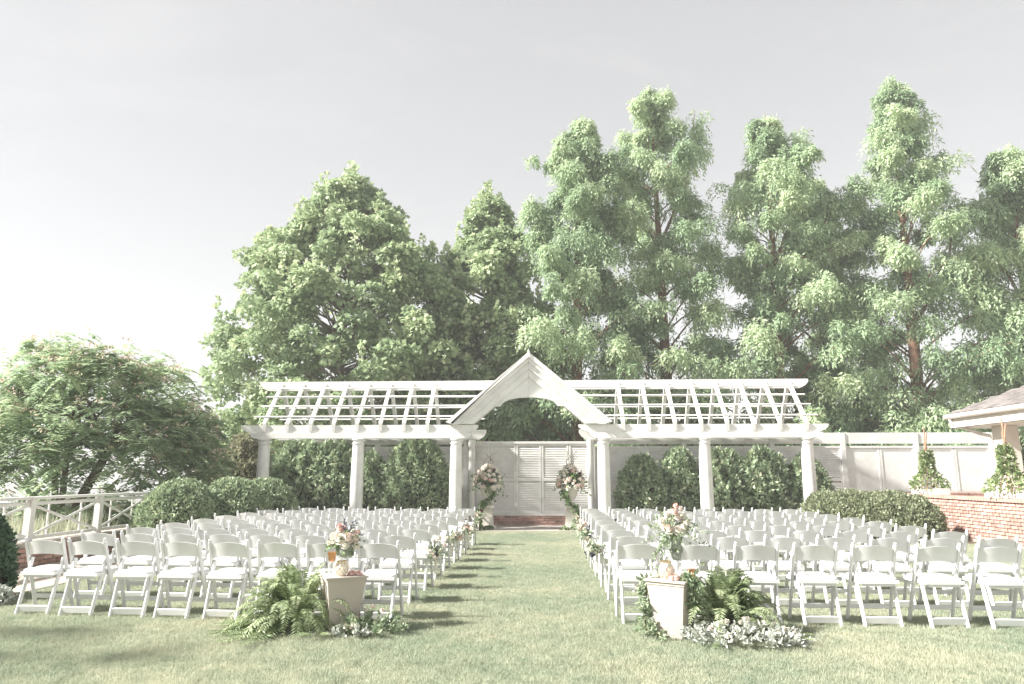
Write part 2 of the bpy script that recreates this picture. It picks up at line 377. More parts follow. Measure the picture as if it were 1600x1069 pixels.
for k, x in enumerate(pxs):
    MB().box(x-.068, x+.068, -.045, .1, .3, 2.66 if k not in (2,3) else 2.5).build('post', 'white', wall)
MB().box(-7.66, 12.8, -.05, .1, .295, .358).build('sill', 'white', wall)
bb = thing('brick_base', 'low red brick base under the louvered wall behind the altar', 'wall', (0, WY, 0))
MB().box(-7.6, 9.3, .0, .1, 0, .293).build('mortar_core', 'mortar', bb)
bricks(bb, -2.6, 2.2, .0, 4, lambda u, z: ((u, .01, z), 0), bw=.2)
bricks(bb, 9.9, 12.6, .53, 6, lambda u, z: ((u, -.06, z), 0), bw=.2)
MB().box(9.8, 12.8, -.055, -.051 + .0, .5, 1.0).build('mortar_core', 'mortar', bb)

# ------------------------------------------------------------------ pergola
PY, RY, BY = 18.9, 19.95, 20.82
perg = thing('pergola', 'long white timber pergola with round columns and central gable', 'pergola', (0, PY, 0))
cols_x = [-7.60, -5.03, -2.385, 1.525, 4.17, 6.81]
m = MB(); m.lathe([(.21,0),(.21,.07),(.19,.075),(.19,.12),(.168,.15),(.170,.7),(.166,1.3),(.156,1.9),(.148,2.26),(.165,2.265),(.168,2.30),(.15,2.305),(.15,2.34),(.185,2.375),(.185,2.413)], 28)
col_me = m.mesh('column', 'white', True)
for x in cols_x: link('column', col_me, perg, (x, 0, 0))
col2 = MB().lathe([(.10,.03),(.10,.3),(.095,2.3),(.11,2.38),(.11,2.46)], 20).mesh('column', 'white', True)
for x in (-2.16, 1.30): link('rear_column', col2, perg, (x, BY-PY-.02, 0))
def beam(x0, x1, y0, y1, z0, z1, cl, crr, name):
    h = z1 - z0; pl = []
    pl += [(x0 + cl, z0), (x1 - crr, z0)]
    if crr: pl += [(x1 - crr*.35, z0 + h*.3), (x1 - crr*.08, z0 + h*.6)]
    pl += [(x1, z0 + h*.72 if crr else z1)] + ([(x1, z1)] if crr else []) + [(x0, z1)]
    if cl: pl += [(x0, z0 + h*.72), (x0 + cl*.08, z0 + h*.6), (x0 + cl*.35, z0 + h*.3)]
    MB().prism(pl, y0, y1).build(name, 'white', perg)
for x0, x1 in ((-8.25, -1.80), (.88, 7.38)):
    beam(x0, x1, -.085, .085, 2.565, 2.775, .26, .26, 'front_beam')
    beam(x0+.28, x1-.18, -.12, .12, 2.415, 2.563, .12, .12, 'lower_beam')
    beam(x0+.1, x1+.06, BY-PY-.07, BY-PY+.07, 2.47, 2.76, .22, .22, 'rear_beam')
beam(-8.24, 7.34, RY-PY-.06, RY-PY+.06, 3.84, 4.10, .25, .25, 'ridge_beam')
def zf(y): return 2.80 + (3.93 - 2.80) * (y + .02) / (RY - PY)
raf = []
for sgn, xs in ((0, [-7.60 + .635*i for i in range(8)]), (1, [2.05 + .68*i for i in range(8)])):
    for x in xs:
        s = MB(); w_ = .046; t = .075                                       # front rafter, foot lapping the beam
        s.prism([(0,0),(1,0),(1,1),(0,1)], 0, 1); s.v = []; s.f = []
        pl = [(-.115, 2.60), (-.087, 2.60), (-.087, 2.78), (RY-PY-.062, 3.90), (RY-PY-.062, 4.04), (-.135, 2.83)]
        n_ = len(pl)
        s.add([(x-w_, a, b) for a, b in pl] + [(x+w_, a, b) for a, b in pl], [tuple(range(n_)), tuple(range(n_, 2*n_))[::-1]] + [(i, (i+1) % n_, n_+(i+1) % n_, n_+i) for i in range(n_)])
        s.build('rafter', 'white', perg)
        s = MB(); y1 = BY - PY; pl = [(RY-PY+.062, 3.90), (y1-.02, 2.77), (y1+.14, 2.77), (RY-PY+.062, 4.04)]
        s.add([(x-w_, a, b) for a, b in pl] + [(x+w_, a, b) for a, b in pl], [tuple(range(4)), tuple(range(4, 8))[::-1]] + [(i, (i+1) % 4, 4+(i+1) % 4, 4+i) for i in range(4)])
        s.build('rafter', 'white', perg)
    xa, xb = xs[0] - .2, xs[-1] + .2
    if sgn == 0: xb = -1.3
    else: xa = .5
    for k, f in enumerate((.10, .38, .64, .88)):
        y = -.1 + f * (RY - PY - .0); z = 2.84 + (4.02-2.84) * (y+.12) / (RY-PY+.06)
        sh_ = (1-f) * .16
        lo, hi = (xa - sh_, xb - (1-f)*.55) if sgn == 0 else (xa + (1-f)*.7, xb + sh_)
        MB().bar((lo, y, z + .04), (hi, y, z + .04), .03, .03, (0,1,1), ch=0).build('batten', 'white', perg)
        if k in (0, 1, 2):
            y = RY-PY+.07 + (1-f)*.85; z = 4.02 - (y - (RY-PY+.06)) * 1.33
            MB().bar((lo, y, z + .09), (hi, y, z + .09), .03, .03, (0,1,-1), ch=0).build('batten', 'white', perg)
# gable
GX, AZ = -.44, 4.70
gb = link('gable', None, perg, (GX, -.2, 0))
sl = math.tan(R(40.3)); EZ = AZ - 2.22*sl
def rake(d0, d1, y0, y1, name='rake_board', mat='white'):
    """board following both slopes between perpendicular depths d0..d1 below the outer edge"""
    c = math.cos(R(40.3)); v0, v1 = d0/c, d1/c
    for s in (-1, 1):
        zb = 2.79
        xo = (AZ - v0 - zb)/sl; xi = (AZ - v1 - zb)/sl
        if d0 == 0: pl = [(0, AZ), (0, AZ - v1), (s*xi, zb), (s*2.02, zb), (s*2.2, AZ - 2.2*sl)]
        else: pl = [(0, AZ - v0), (0, AZ - v1), (s*xi, zb), (s*xo, zb)]
        if s == -1: pl = pl[::-1]
        pl = [(x + s*.002, z) for x, z in pl]
        MB().prism(pl, y0, y1).build(name, mat, gb)
rake(0, .105, -.10, 1.15, 'roof_edge'); rake(.106, .20, -.04, .9); rake(.201, .30, 0, .5); rake(.301, .335, -.03, .4, 'moulding'); rake(.336, .50, .02, .38)
c = math.cos(R(40.3)); zt = AZ - .5/c; zb = 3.26; hw = (zt - zb)/sl
arc = []
for i in range(17):
    a = -1 + i/8; arc.append((a*.76, zb + .235*math.sqrt(max(0, 1 - a*a))**.9))
for s in (-1, 1):
    half = [p for p in arc if p[0]*s >= -1e-6]
    half = sorted(half, key=lambda p: p[0]*s)
    pl = [(0, zt)] + [(x, z) for x, z in half] + [(s*hw, zb)]
    pl = [(x + s*.0015, z) for x, z in pl]
    MB().prism(pl if s == 1 else pl[::-1], .06, .16).build('arch_panel', 'white', gb)
MB().prism([(-.03, AZ-.15), (.03, AZ-.15), (.03, AZ+.02), (0, AZ+.09), (-.03, AZ+.02)], -.13, -.102).build('finial', 'white', gb)
for s in (-1, 1): MB().box(s*1.96-.09, s*1.96+.09, -.06, .5, 2.777, 2.92).build('foot_block', 'white', gb)

# ------------------------------------------------------------------ chairs
def up_y(z): return -.135 + (.775 - z)/.775*.285
chp = {}
def upright(s):
    m = MB(); m.bar((s*.212, up_y(0), 0), (s*.206, up_y(.765), .765), .028, .042, ch=.3)
    m.bar((s*.206, up_y(.762), .762), (s*.206, up_y(.79), .79), .020, .032, ch=.4); return m
chp['L'] = upright(-1).mesh('upright', 'resin'); chp['R'] = upright(1).mesh('upright', 'resin')
def rleg(s): return MB().bar((s*.172, -.195, 0), (s*.176, -.04, .575), .030, .046, ch=.35)
chp['l'] = rleg(-1).mesh('rear_leg', 'resin'); chp['r'] = rleg(1).mesh('rear_leg', 'resin')
chp['foot'] = MB().bar((-.157, -.178, .066), (.157, -.178, .066), .022, .066, (0,1,.2), ch=.2).mesh('foot_rail', 'resin')
chp['str'] = MB().bar((-.198, up_y(.15), .15), (.198, up_y(.15), .15), .02, .045, (0,1,0), ch=.2).mesh('stretcher', 'resin')
m = MB(); m.prism([(-.19,.405),(.19,.405),(.19,.437),(-.19,.437)], -.185, .215); chp['seat'] = m.mesh('seat', 'resin')
m = MB()
def sq(w, d, y0, z): return [(-w+.03, y0-d, z), (w-.03, y0-d, z), (w, y0-d+.03, z), (w, y0+d-.03, z), (w-.03, y0+d, z), (-w+.03, y0+d, z), (-w, y0+d-.03, z), (-w, y0-d+.03, z)]
r0, r1, r2 = sq(.183, .190, .015, .438), sq(.185, .192, .015, .455), sq(.165, .172, .015, .468)
m.add(r0 + r1 + r2, [(i, (i+1) % 8, 8+(i+1) % 8, 8+i) for i in range(8)] + [(8+i, 8+(i+1) % 8, 16+(i+1) % 8, 16+i) for i in range(8)] + [tuple(range(16, 24))])
chp['pad'] = m.mesh('seat_pad', 'pad', True)
m = MB(); K = 10
for i in range(K+1):
    u = -1 + 2*i/K; arch = 1 - u*u
    for zz, yo in ((.600 + .020*arch, 0), (.735 + .030*arch, 0), (.735 + .030*arch, .018), (.600 + .020*arch, .018)):
        m.v.append((u*.193, up_y(zz) - .035*arch + yo - .006, zz))
for i in range(K):
    for k in range(4): a = i*4 + k; b = i*4 + (k+1) % 4; m.f.append((a, b, b+4, a+4))
m.f += [(0,1,2,3), (K*4+3, K*4+2, K*4+1, K*4)]
chp['back'] = m.mesh('backrest', 'resin', True)
chp['skirt'] = MB().bar((-.155, -.165, .392), (.155, -.165, .392), .02, .026, (0,1,0), ch=.2).mesh('seat_rail', 'resin')
ORD = ['first', 'second', 'third', 'fourth', 'fifth', 'sixth', 'seventh', 'eighth']
ROW = ['nearest', 'second nearest', 'third nearest', 'fourth nearest', 'middle', 'fourth farthest', 'third farthest', 'second farthest', 'farthest']
def chair(x, y, rz, side, i, r):
    t = thing('folding_chair', f'white folding chair {side} of the aisle, {ORD[i]} from it, in the {ROW[r]} row', 'chair', (x, y, 0), rz, 'white folding chairs in rows beside the aisle')
    for nm, k in (('upright','L'),('upright','R'),('rear_leg','l'),('rear_leg','r'),('foot_rail','foot'),('stretcher','str'),('backrest','back'),('seat_rail','skirt')):
        link(nm, chp[k], t)
    link('seat_pad', chp['pad'], link('seat', chp['seat'], t)); return t
chairs = {}
for r in range(9):
    for i in range(8):
        x = .93 + .588*i + random.uniform(-.015,.015); y = 7.62 + .975*r - .012*i + random.uniform(-.03,.03)
        chairs['R', r, i] = chair(x, y, R(random.gauss(0,1.6) + .15*i), 'right', i, r)
        x = -1.73 - (.53 + .004*r)*i + random.uniform(-.022,.022); y = 7.60 + .955*r + .0045*i*i + random.uniform(-.03,.03)
        chairs['L', r, i] = chair(x, y, R(random.gauss(0,1.6) - .1*i), 'left', i, r)

# ------------------------------------------------------------------ trees
def limb_path(a, b, sag, n=5):
    a, b = Vector(a), Vector(b); return [a.lerp(b, t) + Vector((0,0,sag*math.sin(math.pi*t))) for t in [i/n for i in range(n+1)]]
def clump_leaves(c, rad, n, size, droop=.3, vbase=.5):
    """leaves spread through one clump: more of them near its surface, facing outwards"""
    d = rdir(n); d[:,2] = np.abs(d[:,2]) * np.where(rng.random(n) < .78, 1, -1); rr = rng.uniform(.35, 1, n)**.5
    P = np.asarray(c) + d * (rr[:,None] * np.asarray(rad))
    D = d + rng.normal(0, .6, (n,3)); D[:,2] -= droop
    Nn = d + rng.normal(0, .5, (n,3)) + np.array([0,0,.6])
    L = rng.uniform(.7, 1.25, n) * size
    v = np.clip(vbase + rng.normal(0, .2, n), 0, 1)
    return P, D, Nn, L, v
def maple(name, label, x, y, h, rx, ry, seed, z0=1.2, leaves=46000, size=.155, nclump=330, prof=None):
    global rng; rng = np.random.default_rng(seed); rnd = random.Random(seed)
    t = thing(name, label, 'tree', (x, y, 0))
    tr = MB(); hh = h*.93
    tr.tube([(0,0,-.1),(.05,.03,h*.15),(-.06,0,h*.4),(.04,.05,h*.7),(0,0,hh)], [.26,.2,.14,.08,.02], 9)
    cl = []; cs = []
    for k in range(nclump):
        f = rnd.random()**.8; z = z0 + f*(h - z0 - .25)
        w = prof(f)
        a = rnd.uniform(0, 2*math.pi); q = rnd.uniform(.25, 1)**.45
        lump = 1 + .13*math.sin(3*a + seed + z*1.3) + .09*math.sin(7*a + z*2.1)
        px, py = rx*w*q*lump*math.cos(a), ry*w*q*lump*math.sin(a)
        rad = rnd.uniform(.38, .72) * (1 - .3*f)
        cs.append((px, py, z, rad))
        if k % 3 == 0:
            zb = max(.6, z - .45*math.hypot(px, py) - .3)
            tr.tube(limb_path((0,0,zb), (px*.95, py*.95, z), -.15, 4), [.05,.04,.03,.02,.01], 5)
    tot = sum(c[3]**2 for c in cs)
    for px, py, z, rad in cs:
        nn = int(leaves * rad*rad / tot); vb = rnd.uniform(.3, .75)
        cl.append(clump_leaves((px, py, z), (rad*1.1, rad*1.1, rad*.85), nn, size, .35, vb))
    for k in range(60):            # leading shoots
        f = rnd.uniform(.3, 1); w = prof(f); a = rnd.uniform(0, 2*math.pi); z = z0 + f*(h-z0)
        px, py = rx*w*1.02*math.cos(a), ry*w*1.02*math.sin(a); nn = 34
        q = rng.random(nn); P = np.column_stack([px + rng.normal(0,.09,nn)*(1.2-q), py + rng.normal(0,.09,nn)*(1.2-q), z + q*.75])
        D = rdir(nn) + [0,0,.6]; cl.append((P, D, rdir(nn), rng.uniform(.7,1.1,nn)*size, np.clip(.75 + rng.normal(0,.15,nn),0,1)))
    P, D, N, L, v = cat(*cl)
    tr.build('trunk', 'barkgrey', t, True)
    link('crown', leaf_mesh('crown', 'maple', P, D, N, L, L*.85, v, .1), t); return t
maple('maple_tree', 'big round leafy maple tree behind the left half of the pergola', -8.0, 27.2, 13.6, 5.5, 4.2, 3, .8, 105000, .185, 560,
      lambda f: (.82 + .3*math.sin(f*math.pi*.8)) * (1 - f**2.1)**.75 * (.98 if f > .1 else .9))
maple('maple_tree', 'smaller pointed maple tree between the big maple and the feathery redwoods', -2.3, 28.6, 13.2, 2.9, 2.9, 5, .6, 62000, .185, 330,
      lambda f: (.9 + .25*math.sin(f*math.pi)) * (1 - f**2.2)**.7)

def redwood(name, label, x, y, h, rx, seed, z0=1.0, nbr=190, lean=0, leaders=()):
    """upswept limbs with hanging feathery sprays"""
    global rng; rng = np.random.default_rng(seed); rnd = random.Random(seed)
    t = thing(name, label, 'tree', (x, y, 0)); tr = MB()
    tr.tube([(0,0,-.1),(0,.02,h*.25),(lean*.3,0,h*.5),(lean*.7,.03,h*.75),(lean,0,h*.985)], [.30,.23,.16,.09,.015], 9)
    cl = []
    def spray(c, rad, ln, nst, vb):
        a = rng.uniform(0, 2*math.pi, nst); q = np.sqrt(rng.random(nst)) * rad
        S = np.column_stack([c[0] + q*np.cos(a), c[1] + q*np.sin(a), c[2] - .55*q*q/rad + rng.normal(0,.06,nst)])
        out = np.column_stack([np.cos(a), np.sin(a), np.zeros(nst)]) * (.25 + .5*q/rad)[:,None]
        per = 8; tt = np.tile(np.linspace(0, 1, per), nst)
        Sx = np.repeat(S, per, 0); ox = np.repeat(out, per, 0); le = np.repeat(rng.uniform(.5, 1.1, nst)*ln, per)
        P = Sx + ox * (tt*le*.6)[:,None] - np.array([0,0,1]) * (tt**1.5*le)[:,None] + rng.normal(0, .035, (nst*per,3))
        D = ox + rng.normal(0, .5, (nst*per,3)); D[:,2] -= .35 + tt*.8
        N = np.repeat(np.column_stack([np.cos(a), np.sin(a), np.full(nst, .9)]), per, 0) + rng.normal(0,.35,(nst*per,3))
        L = rng.uniform(.3, 1, nst*per)**1.4*.15 + .075; v = vb + rng.normal(0,.16,nst*per) + np.repeat(rng.normal(0,.1,nst), per)
        cl.append((P, D, N, L, np.clip(v,0,1)))
    nb = nbr // 3
    for k in range(nb):                    # each bough carries one billow of hanging sprays
        f = (k + rnd.random())/nb; z = z0 + f*(h - z0 - .5)
        w = rx * (1 - f**2.2)**.78 * (.86 + .14*math.sin(f*13 + seed)) + .15
        a = k*2.39996 + rnd.uniform(-.5,.5); r = w*rnd.uniform(.38, 1.18)
        bx = lean*f; tip = Vector((bx + r*math.cos(a), r*math.sin(a), z)); zb = max(.4, z - .6*r); base = Vector((bx, 0, zb))
        rb = .05*(1.1-f)+.014
        tr.tube(limb_path(base, tip, .12*r, 5), [rb, rb*.85, rb*.7, rb*.5, rb*.35, .006], 5)
        vb = rnd.uniform(.12, .88); bs = rnd.uniform(.55, 1.2) * (1 - .45*f)
        if rnd.random() < .14: r *= 1.3; tip = Vector((bx + r*math.cos(a), r*math.sin(a), z + .3)); bs *= .7
        for j in range(int(4 + 5*rnd.random())):
            q = rnd.uniform(.62, 1.04)
            c = base.lerp(tip, q) + Vector((rnd.gauss(0,.36)*bs, rnd.gauss(0,.36)*bs, .12*r*math.sin(math.pi*min(q,1)) + abs(rnd.gauss(0,.3))*bs))
            spray(c, rnd.uniform(.34,.6)*bs, rnd.uniform(.6,1.1)*bs, int(rnd.uniform(22,34)), vb + rnd.uniform(-.1,.1))
    for k in range(int(nbr*.30)):          # inner sprays close to the stem
        f = rnd.random()**1.6; z = z0 + f*(h - z0 - .8); a = rnd.uniform(0, 2*math.pi); r = rx*(1 - f**2.2)*rnd.uniform(.12,.75)
        spray((lean*f + r*math.cos(a), r*math.sin(a), z), .45*(1-.3*f), .7, 18, rnd.uniform(.2,.6))
    for k in range(16): q = rnd.random()**.7; spray((lean + rnd.uniform(-.5,.5)*q, rnd.uniform(-.5,.5)*q, h - 2.0*q + .1), .13 + .18*q, .3 + .2*q, 14, rnd.uniform(.4,.8))
    for (lx, lz, lh) in leaders:           # secondary leading stems
        tr.tube([(0,0,lz), (lx*.7,0,lz+lh*.45), (lx,.1,lz+lh)], [.07,.05,.01], 6)
        for k in range(26):
            f = rnd.random(); spray((lx*(.55+.45*f) + rnd.gauss(0,.42*(1.15-f)), rnd.gauss(0,.45*(1.1-f)), lz + lh*(.3+.7*f)), rnd.uniform(.25,.45), .6, 17, rnd.uniform(.4,.75))
    P, D, N, L, v = cat(*cl)
    tr.build('trunk', 'barkred', t, True)
    link('crown', leaf_mesh('crown', 'cypress', P, D, N, L, L*.36, v), t); return t
G = 'feathery redwoods behind the screen wall'
redwood('redwood_tree', 'feathery redwood standing just right of the gable, leftmost of the redwoods', 1.2, 27.0, 16.1, 3.5, 21, 1.0, 250, .3, ((-1.7, 8.3, 4.3), (1.0, 10, 4.2)))
redwood('redwood_tree', 'tall twin-topped feathery redwood, second redwood right of the gable', 4.9, 28.4, 18.3, 3.9, 22, .8, 290, -.2, ((1.7, 11, 6.0),))
redwood('redwood_tree', 'feathery redwood with a blunt top above the right pergola wing', 9.3, 28.2, 16.8, 3.7, 23, .8, 270, .2, ((1.6, 9.5, 6.4), (2.9, 9, 4.3)))
redwood('redwood_tree', 'tallest feathery redwood with a narrow top near the right edge', 14.3, 27.6, 17.9, 3.8, 24, .8, 290, .2, ((1.3, 11, 5.2), (2.4, 7, 5.8)))
redwood('redwood_tree', 'feathery redwood cut by the right edge, behind the small roof', 18.6, 27.5, 14.6, 3.5, 25, .8, 250, .2, ((-1.1, 8, 4.6),))

redwood('redwood_tree', 'lower feathery redwood filling the gap before the tallest redwood', 11.9, 30.2, 14.6, 2.9, 26, .8, 190, .1)
# mimosa at the left
def mimosa(name, label, x, y, h, rx, ry, seed, flowers=True, z0=1.7, nfr=1500, dx=0, nlump=75):
    global rng; rng = np.random.default_rng(seed); rnd = random.Random(seed)
    t = thing(name, label, 'tree', (x, y, 0)); tr = MB(); tips = []
    stems = [(.0, 0), (.55, .15), (-.5, .3), (1.0, -.3)]
    for (sx, sy) in stems:
        f = Vector((sx*1.5, sy*2, h*.42)); tr.tube([(sx*.15, sy*.15, -.6), (sx*.6, sy*.6, h*.17), f], [.09,.08,.06], 8)
        for k in range(9):
            a = rnd.uniform(0, 2*math.pi); q = rnd.uniform(.3,.95)
            e = Vector((dx + rx*q*math.cos(a), ry*q*math.sin(a), z0 + (h-z0)*math.sqrt(max(.05, 1-q*q))*rnd.uniform(.55,.93)))
            tr.tube(limb_path(f, e, .25, 5), [.045,.038,.03,.022,.015,.008], 6); tips.append(e)
    cl = []; fl = []
    lumps = [(rnd.uniform(0, 2*math.pi), rnd.uniform(.1, 1)**.5, rnd.random()**.6) for _ in range(nlump)]
    for k in range(nfr):
        a0, q0, zz = lumps[k % len(lumps)]
        q = min(1.05, q0 + rnd.gauss(0,.07)); a = a0 + rnd.gauss(0,.13)/max(q,.3)
        top = z0*.55 + (h-z0*.55)*max(0, 1-q**2.4)**.55
        zc = top - (1-zz)*(top - z0*.55)*.75 + rnd.gauss(0,.11)
        if zc < .4: continue
        base = np.array([dx + rx*q*math.cos(a), ry*q*math.sin(a), zc])
        b = rnd.uniform(0, 2*math.pi)
        ln = rnd.uniform(.32,.56); u = np.array([math.cos(b), math.sin(b), rnd.gauss(.05,.4)]); dp = rnd.uniform(.15,1.0)
        npn = 9; tt = np.linspace(.15, 1, npn)
        ax = base + u*(tt*ln)[:,None] - np.array([0,0,1])*(tt**2*ln*dp)[:,None]
        sd = np.array([-u[1], u[0], 0]); vb = rnd.uniform(.15,.8)
        for s in (-1, 1):
            D = np.tile(sd*s, (npn,1)) + u*.4 - np.array([0,0,.35]); D += rng.normal(0,.08,(npn,3))
            cl.append((ax, D, np.tile([0,0,1.], (npn,1)) + rng.normal(0,.15,(npn,3)), .20*(1.05-abs(tt-.45)), np.clip(vb + rng.normal(0,.08,npn),0,1)))
        if flowers and zz > .72 and rnd.random() < .3:
            nn = 14; Pc = base + np.array([0,0,.06]) + rng.normal(0,.07,(nn,3))*[1,1,.5]
            fl.append((Pc, rdir(nn)+[0,0,.5], rdir(nn), rng.uniform(.05,.09,nn), rng.random(nn)))
    tr.build('trunk', 'bark', t, True)
    P, D, N, L, v = cat(*cl); link('crown', leaf_mesh('crown', 'mimosa', P, D, N, L, L*.42, v), t)
    if fl:
        P, D, N, L, v = cat(*fl); link('blossoms', leaf_mesh('blossoms', 'pink_fluff', P, D, N, L, L*.5, v), t, kind='stuff')
    return t
mimosa('mimosa_tree', 'spreading mimosa tree with pinkish blooms beyond the railing at left', -11.9, 17.2, 4.95, 3.3, 3.0, 41, True, 1.5, 4300, .55, 125)
# trees beyond the left edge whose shade falls over the foreground lawn
mimosa('shade_tree', 'shade tree outside the left edge beside the path', -11.5, 4.2, 6.4, 2.6, 2.0, 42, False, 3.0, 120)
mimosa('shade_tree', 'taller shade tree outside the left edge near the lawn corner', -9.0, 1.3, 8.2, 2.8, 1.7, 43, False, 4.4, 420)
mimosa('shade_tree', 'tallest shade tree outside the left edge closest to the lawn', -5.5, .2, 10.0, 2.8, 1.7, 44, False, 6.0, 380)

# underbrush behind the wall
cl = []
rng = np.random.default_rng(60)
for k in range(120):
    x = -12 + 33*rng.random(); y = rng.uniform(30.5, 34); rad = rng.uniform(.6, 1.3)
    cl.append(clump_leaves((x, y, rng.uniform(.3, 3.4)), (rad*1.3, rad, rad), 320, .26, .2, rng.uniform(.2,.7)))
P, D, N, L, v = cat(*cl); link('underbrush', leaf_mesh('underbrush', 'brush', P, D, N, L, L*.7, v), None, kind='stuff')

# ------------------------------------------------------------------ clipped shrubs
def shrub(name, label, x, y, blobs, mat, seed, size=.07, dens=1500, cat_='shrub', group=None, rough=.05, z0=0):
    """blobs: (dx, dy, rx, ry, top) rounded masses standing on the ground"""
    global rng; rng = np.random.default_rng(seed); t = thing(name, label, cat_, (x, y, z0), 0, group)
    cl = []; core = MB()
    for (dx, dy, rx, ry, top, pw) in blobs:
        area = 2*math.pi*((rx+ry)/2)*top; n = int(area*dens)
        f = rng.random(n)**.85; a = rng.uniform(0, 2*math.pi, n)
        def prof(f): return np.maximum(1 - f**pw, 0)**(1/2.2) * (.86 + .14*np.sin(np.clip(f*3.2+.35, 0, 3.14)))
        lump = 1 + rough*(.9*np.sin(3*a + 5*f + seed) + .7*np.sin(9*a + 11*f) + .6*np.sin(17*a - 7*f) + .5*np.sin(5*a - 19*f))
        rr = prof(f) * lump * (1 + rng.normal(0, rough, n)) * (rng.uniform(.88, 1.03, n) + (rng.random(n) < .03)*rng.uniform(0, rough*2.2, n))
        P = np.column_stack([dx + rx*rr*np.cos(a), dy + ry*rr*np.sin(a), f*top*lump**.5])
        nrm = unit(np.column_stack([np.cos(a), np.sin(a), .15 + 2*f**pw]))
        D = nrm*.8 + rng.normal(0,.6,(n,3)) + [0,0,.25]; N = nrm + rng.normal(0,.7,(n,3))
        v = .40 + .14*np.sin(7*a + 9*f + seed) + rng.normal(0,.22,n) + (rng.random(n) < .10)*.5
        cl.append((P, D, N, rng.uniform(.6,1.45,n)*size, np.clip(v,0,1)))
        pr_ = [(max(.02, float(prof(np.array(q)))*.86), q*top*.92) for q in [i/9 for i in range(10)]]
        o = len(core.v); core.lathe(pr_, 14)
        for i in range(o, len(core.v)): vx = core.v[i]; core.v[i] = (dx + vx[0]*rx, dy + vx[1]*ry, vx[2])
    core.build('inner_dark_core', 'twig', t)  # added solid dark core, stops the view through the leaves
    P, D, N, L, v = cat(*cl); link('foliage', leaf_mesh('foliage', mat, P, D, N, L, L*.62, v, .15), t); return t
shrub('boxwood_hedge', 'rounded boxwood hedge beside the white railing at left', -7.15, 13.75, [(0,0,.74,.8,1.32,3.6)], 'box', 71, .06, 2300, 'hedge', None, .04)
shrub('boxwood_hedge', 'rounded boxwood hedge before the leftmost column, between hedge and chairs', -6.55, 14.75, [(0,0,.78,.75,1.34,3.6)], 'box', 72, .06, 2300, 'hedge', None, .04)
shrub('boxwood_hedge', 'small rounded hedge end touching the leftmost column', -6.1, 15.5, [(0,0,.66,.7,1.33,3.6)], 'box', 73, .06, 2300, 'hedge', None, .04)
shrub('laurel_bush', 'wide speckled laurel bush behind the leftmost column', -6.95, 20.25, [(0,0,.95,.6,2.22,4),(.95,.05,.8,.6,2.2,4)], 'holly', 74, .14, 800, 'bush', None, .11)
shrub('laurel_bush', 'lower leafy bush right behind the second column from left', -5.05, 20.25, [(0,0,.72,.6,1.95,3)], 'holly', 75, .12, 800, 'bush', None, .09)
shrub('yew_bush', 'tall dome-shaped clipped bush just left of the gable', -3.62, 20.15, [(0,0,.88,.66,2.44,4.6),(-.55,-.1,.55,.5,1.5,2.8)], 'box', 76, .10, 1100, 'bush', None, .05)
shrub('holly_bush', 'round bush just right of the column right of the altar', 2.68, 20.15, [(0,0,.66,.62,1.88,3)], 'holly', 77, .11, 1000, 'bush', None, .07)
shrub('holly_bush', 'leafy bush left of the second column from right', 3.72, 20.3, [(0,0,.62,.6,2.03,3)], 'holly', 78, .12, 900, 'bush', None, .09)
shrub('holly_bush', 'leafy bush right of the second column from right', 4.9, 20.25, [(0,0,.68,.62,2.02,3.2)], 'holly', 79, .12, 900, 'bush', None, .09)
shrub('holly_bush', 'broad leafy bush between the two rightmost columns', 6.0, 20.25, [(0,0,.75,.62,2.04,3.2)], 'holly', 80, .12, 900, 'bush', None, .09)
shrub('holly_bush', 'dark leafy bush behind the rightmost column', 7.2, 20.3, [(0,0,.62,.6,1.86,2.8)], 'holly', 81, .12, 900, 'bush', None, .08)
shrub('boxwood_hedge', 'long low light green hedge before the right brick wall', 7.55, 17.1, [(-.85,.55,.62,.6,1.02,3.4),(-.4,.3,.68,.6,1.07,3.4),(.05,.1,.72,.6,1.03,3.4),(.45,-.1,.7,.6,1.05,3.4),(.8,-.3,.55,.55,.96,3)], 'boxlight', 82, .06, 2200, 'hedge', None, .04)
shrub('pale_shrub', 'pale twiggy shrub beyond the hedges left of the pergola', -9.1, 21.2, [(0,0,1.0,.8,2.5,2.6)], 'paleshrub', 83, .11, 700, 'bush', None, .1)
shrub('dwarf_conifer', 'dark clipped evergreen at the left edge beside the path', -6.78, 8.55, [(0,0,.30,.30,.95,2.2)], 'conifer', 84, .05, 3200, 'shrub', None, .05)
shrub('flowering_plant', 'low pale flowering plant at the left edge beneath the evergreen', -6.35, 8.15, [(0,0,.2,.2,.2,2.2)], 'silver', 85, .045, 2600, 'plant', None, .1)
# reeds beyond the railing
rng = np.random.default_rng(90); n = 26000
P = np.column_stack([rng.uniform(-14, -8.9, n), rng.uniform(8, 22, n), np.zeros(n)])
D = np.column_stack([rng.normal(0,.18,n), rng.normal(0,.18,n), np.ones(n)])
link('reeds', leaf_mesh('reeds', 'reed', P, D, rdir(n), rng.uniform(.35,.85,n), rng.uniform(.012,.03,n)), None, kind='stuff')
rk = MB(); rnd = random.Random(4)
for k in range(240):
    x = rnd.uniform(-18,-14.3); y = rnd.uniform(12,40); s = rnd.uniform(.25,.5); z = -.1 - (-14.3-x)*.3
    rk.add([(x+s*dx*rnd.uniform(.6,1), y+s*dy*rnd.uniform(.6,1), z+s*.7*dz*rnd.uniform(.6,1)) for dx,dy,dz in ((-1,-1,-1),(1,-1,-1),(1,1,-1),(-1,1,-1),(-.8,-.8,1),(.8,-.8,1),(.8,.8,1),(-.8,.8,1))],
           [(0,3,2,1),(4,5,6,7),(0,1,5,4),(1,2,6,5),(2,3,7,6),(3,0,4,7)])
rk.build('riprap', 'rock', None, kind='stuff')

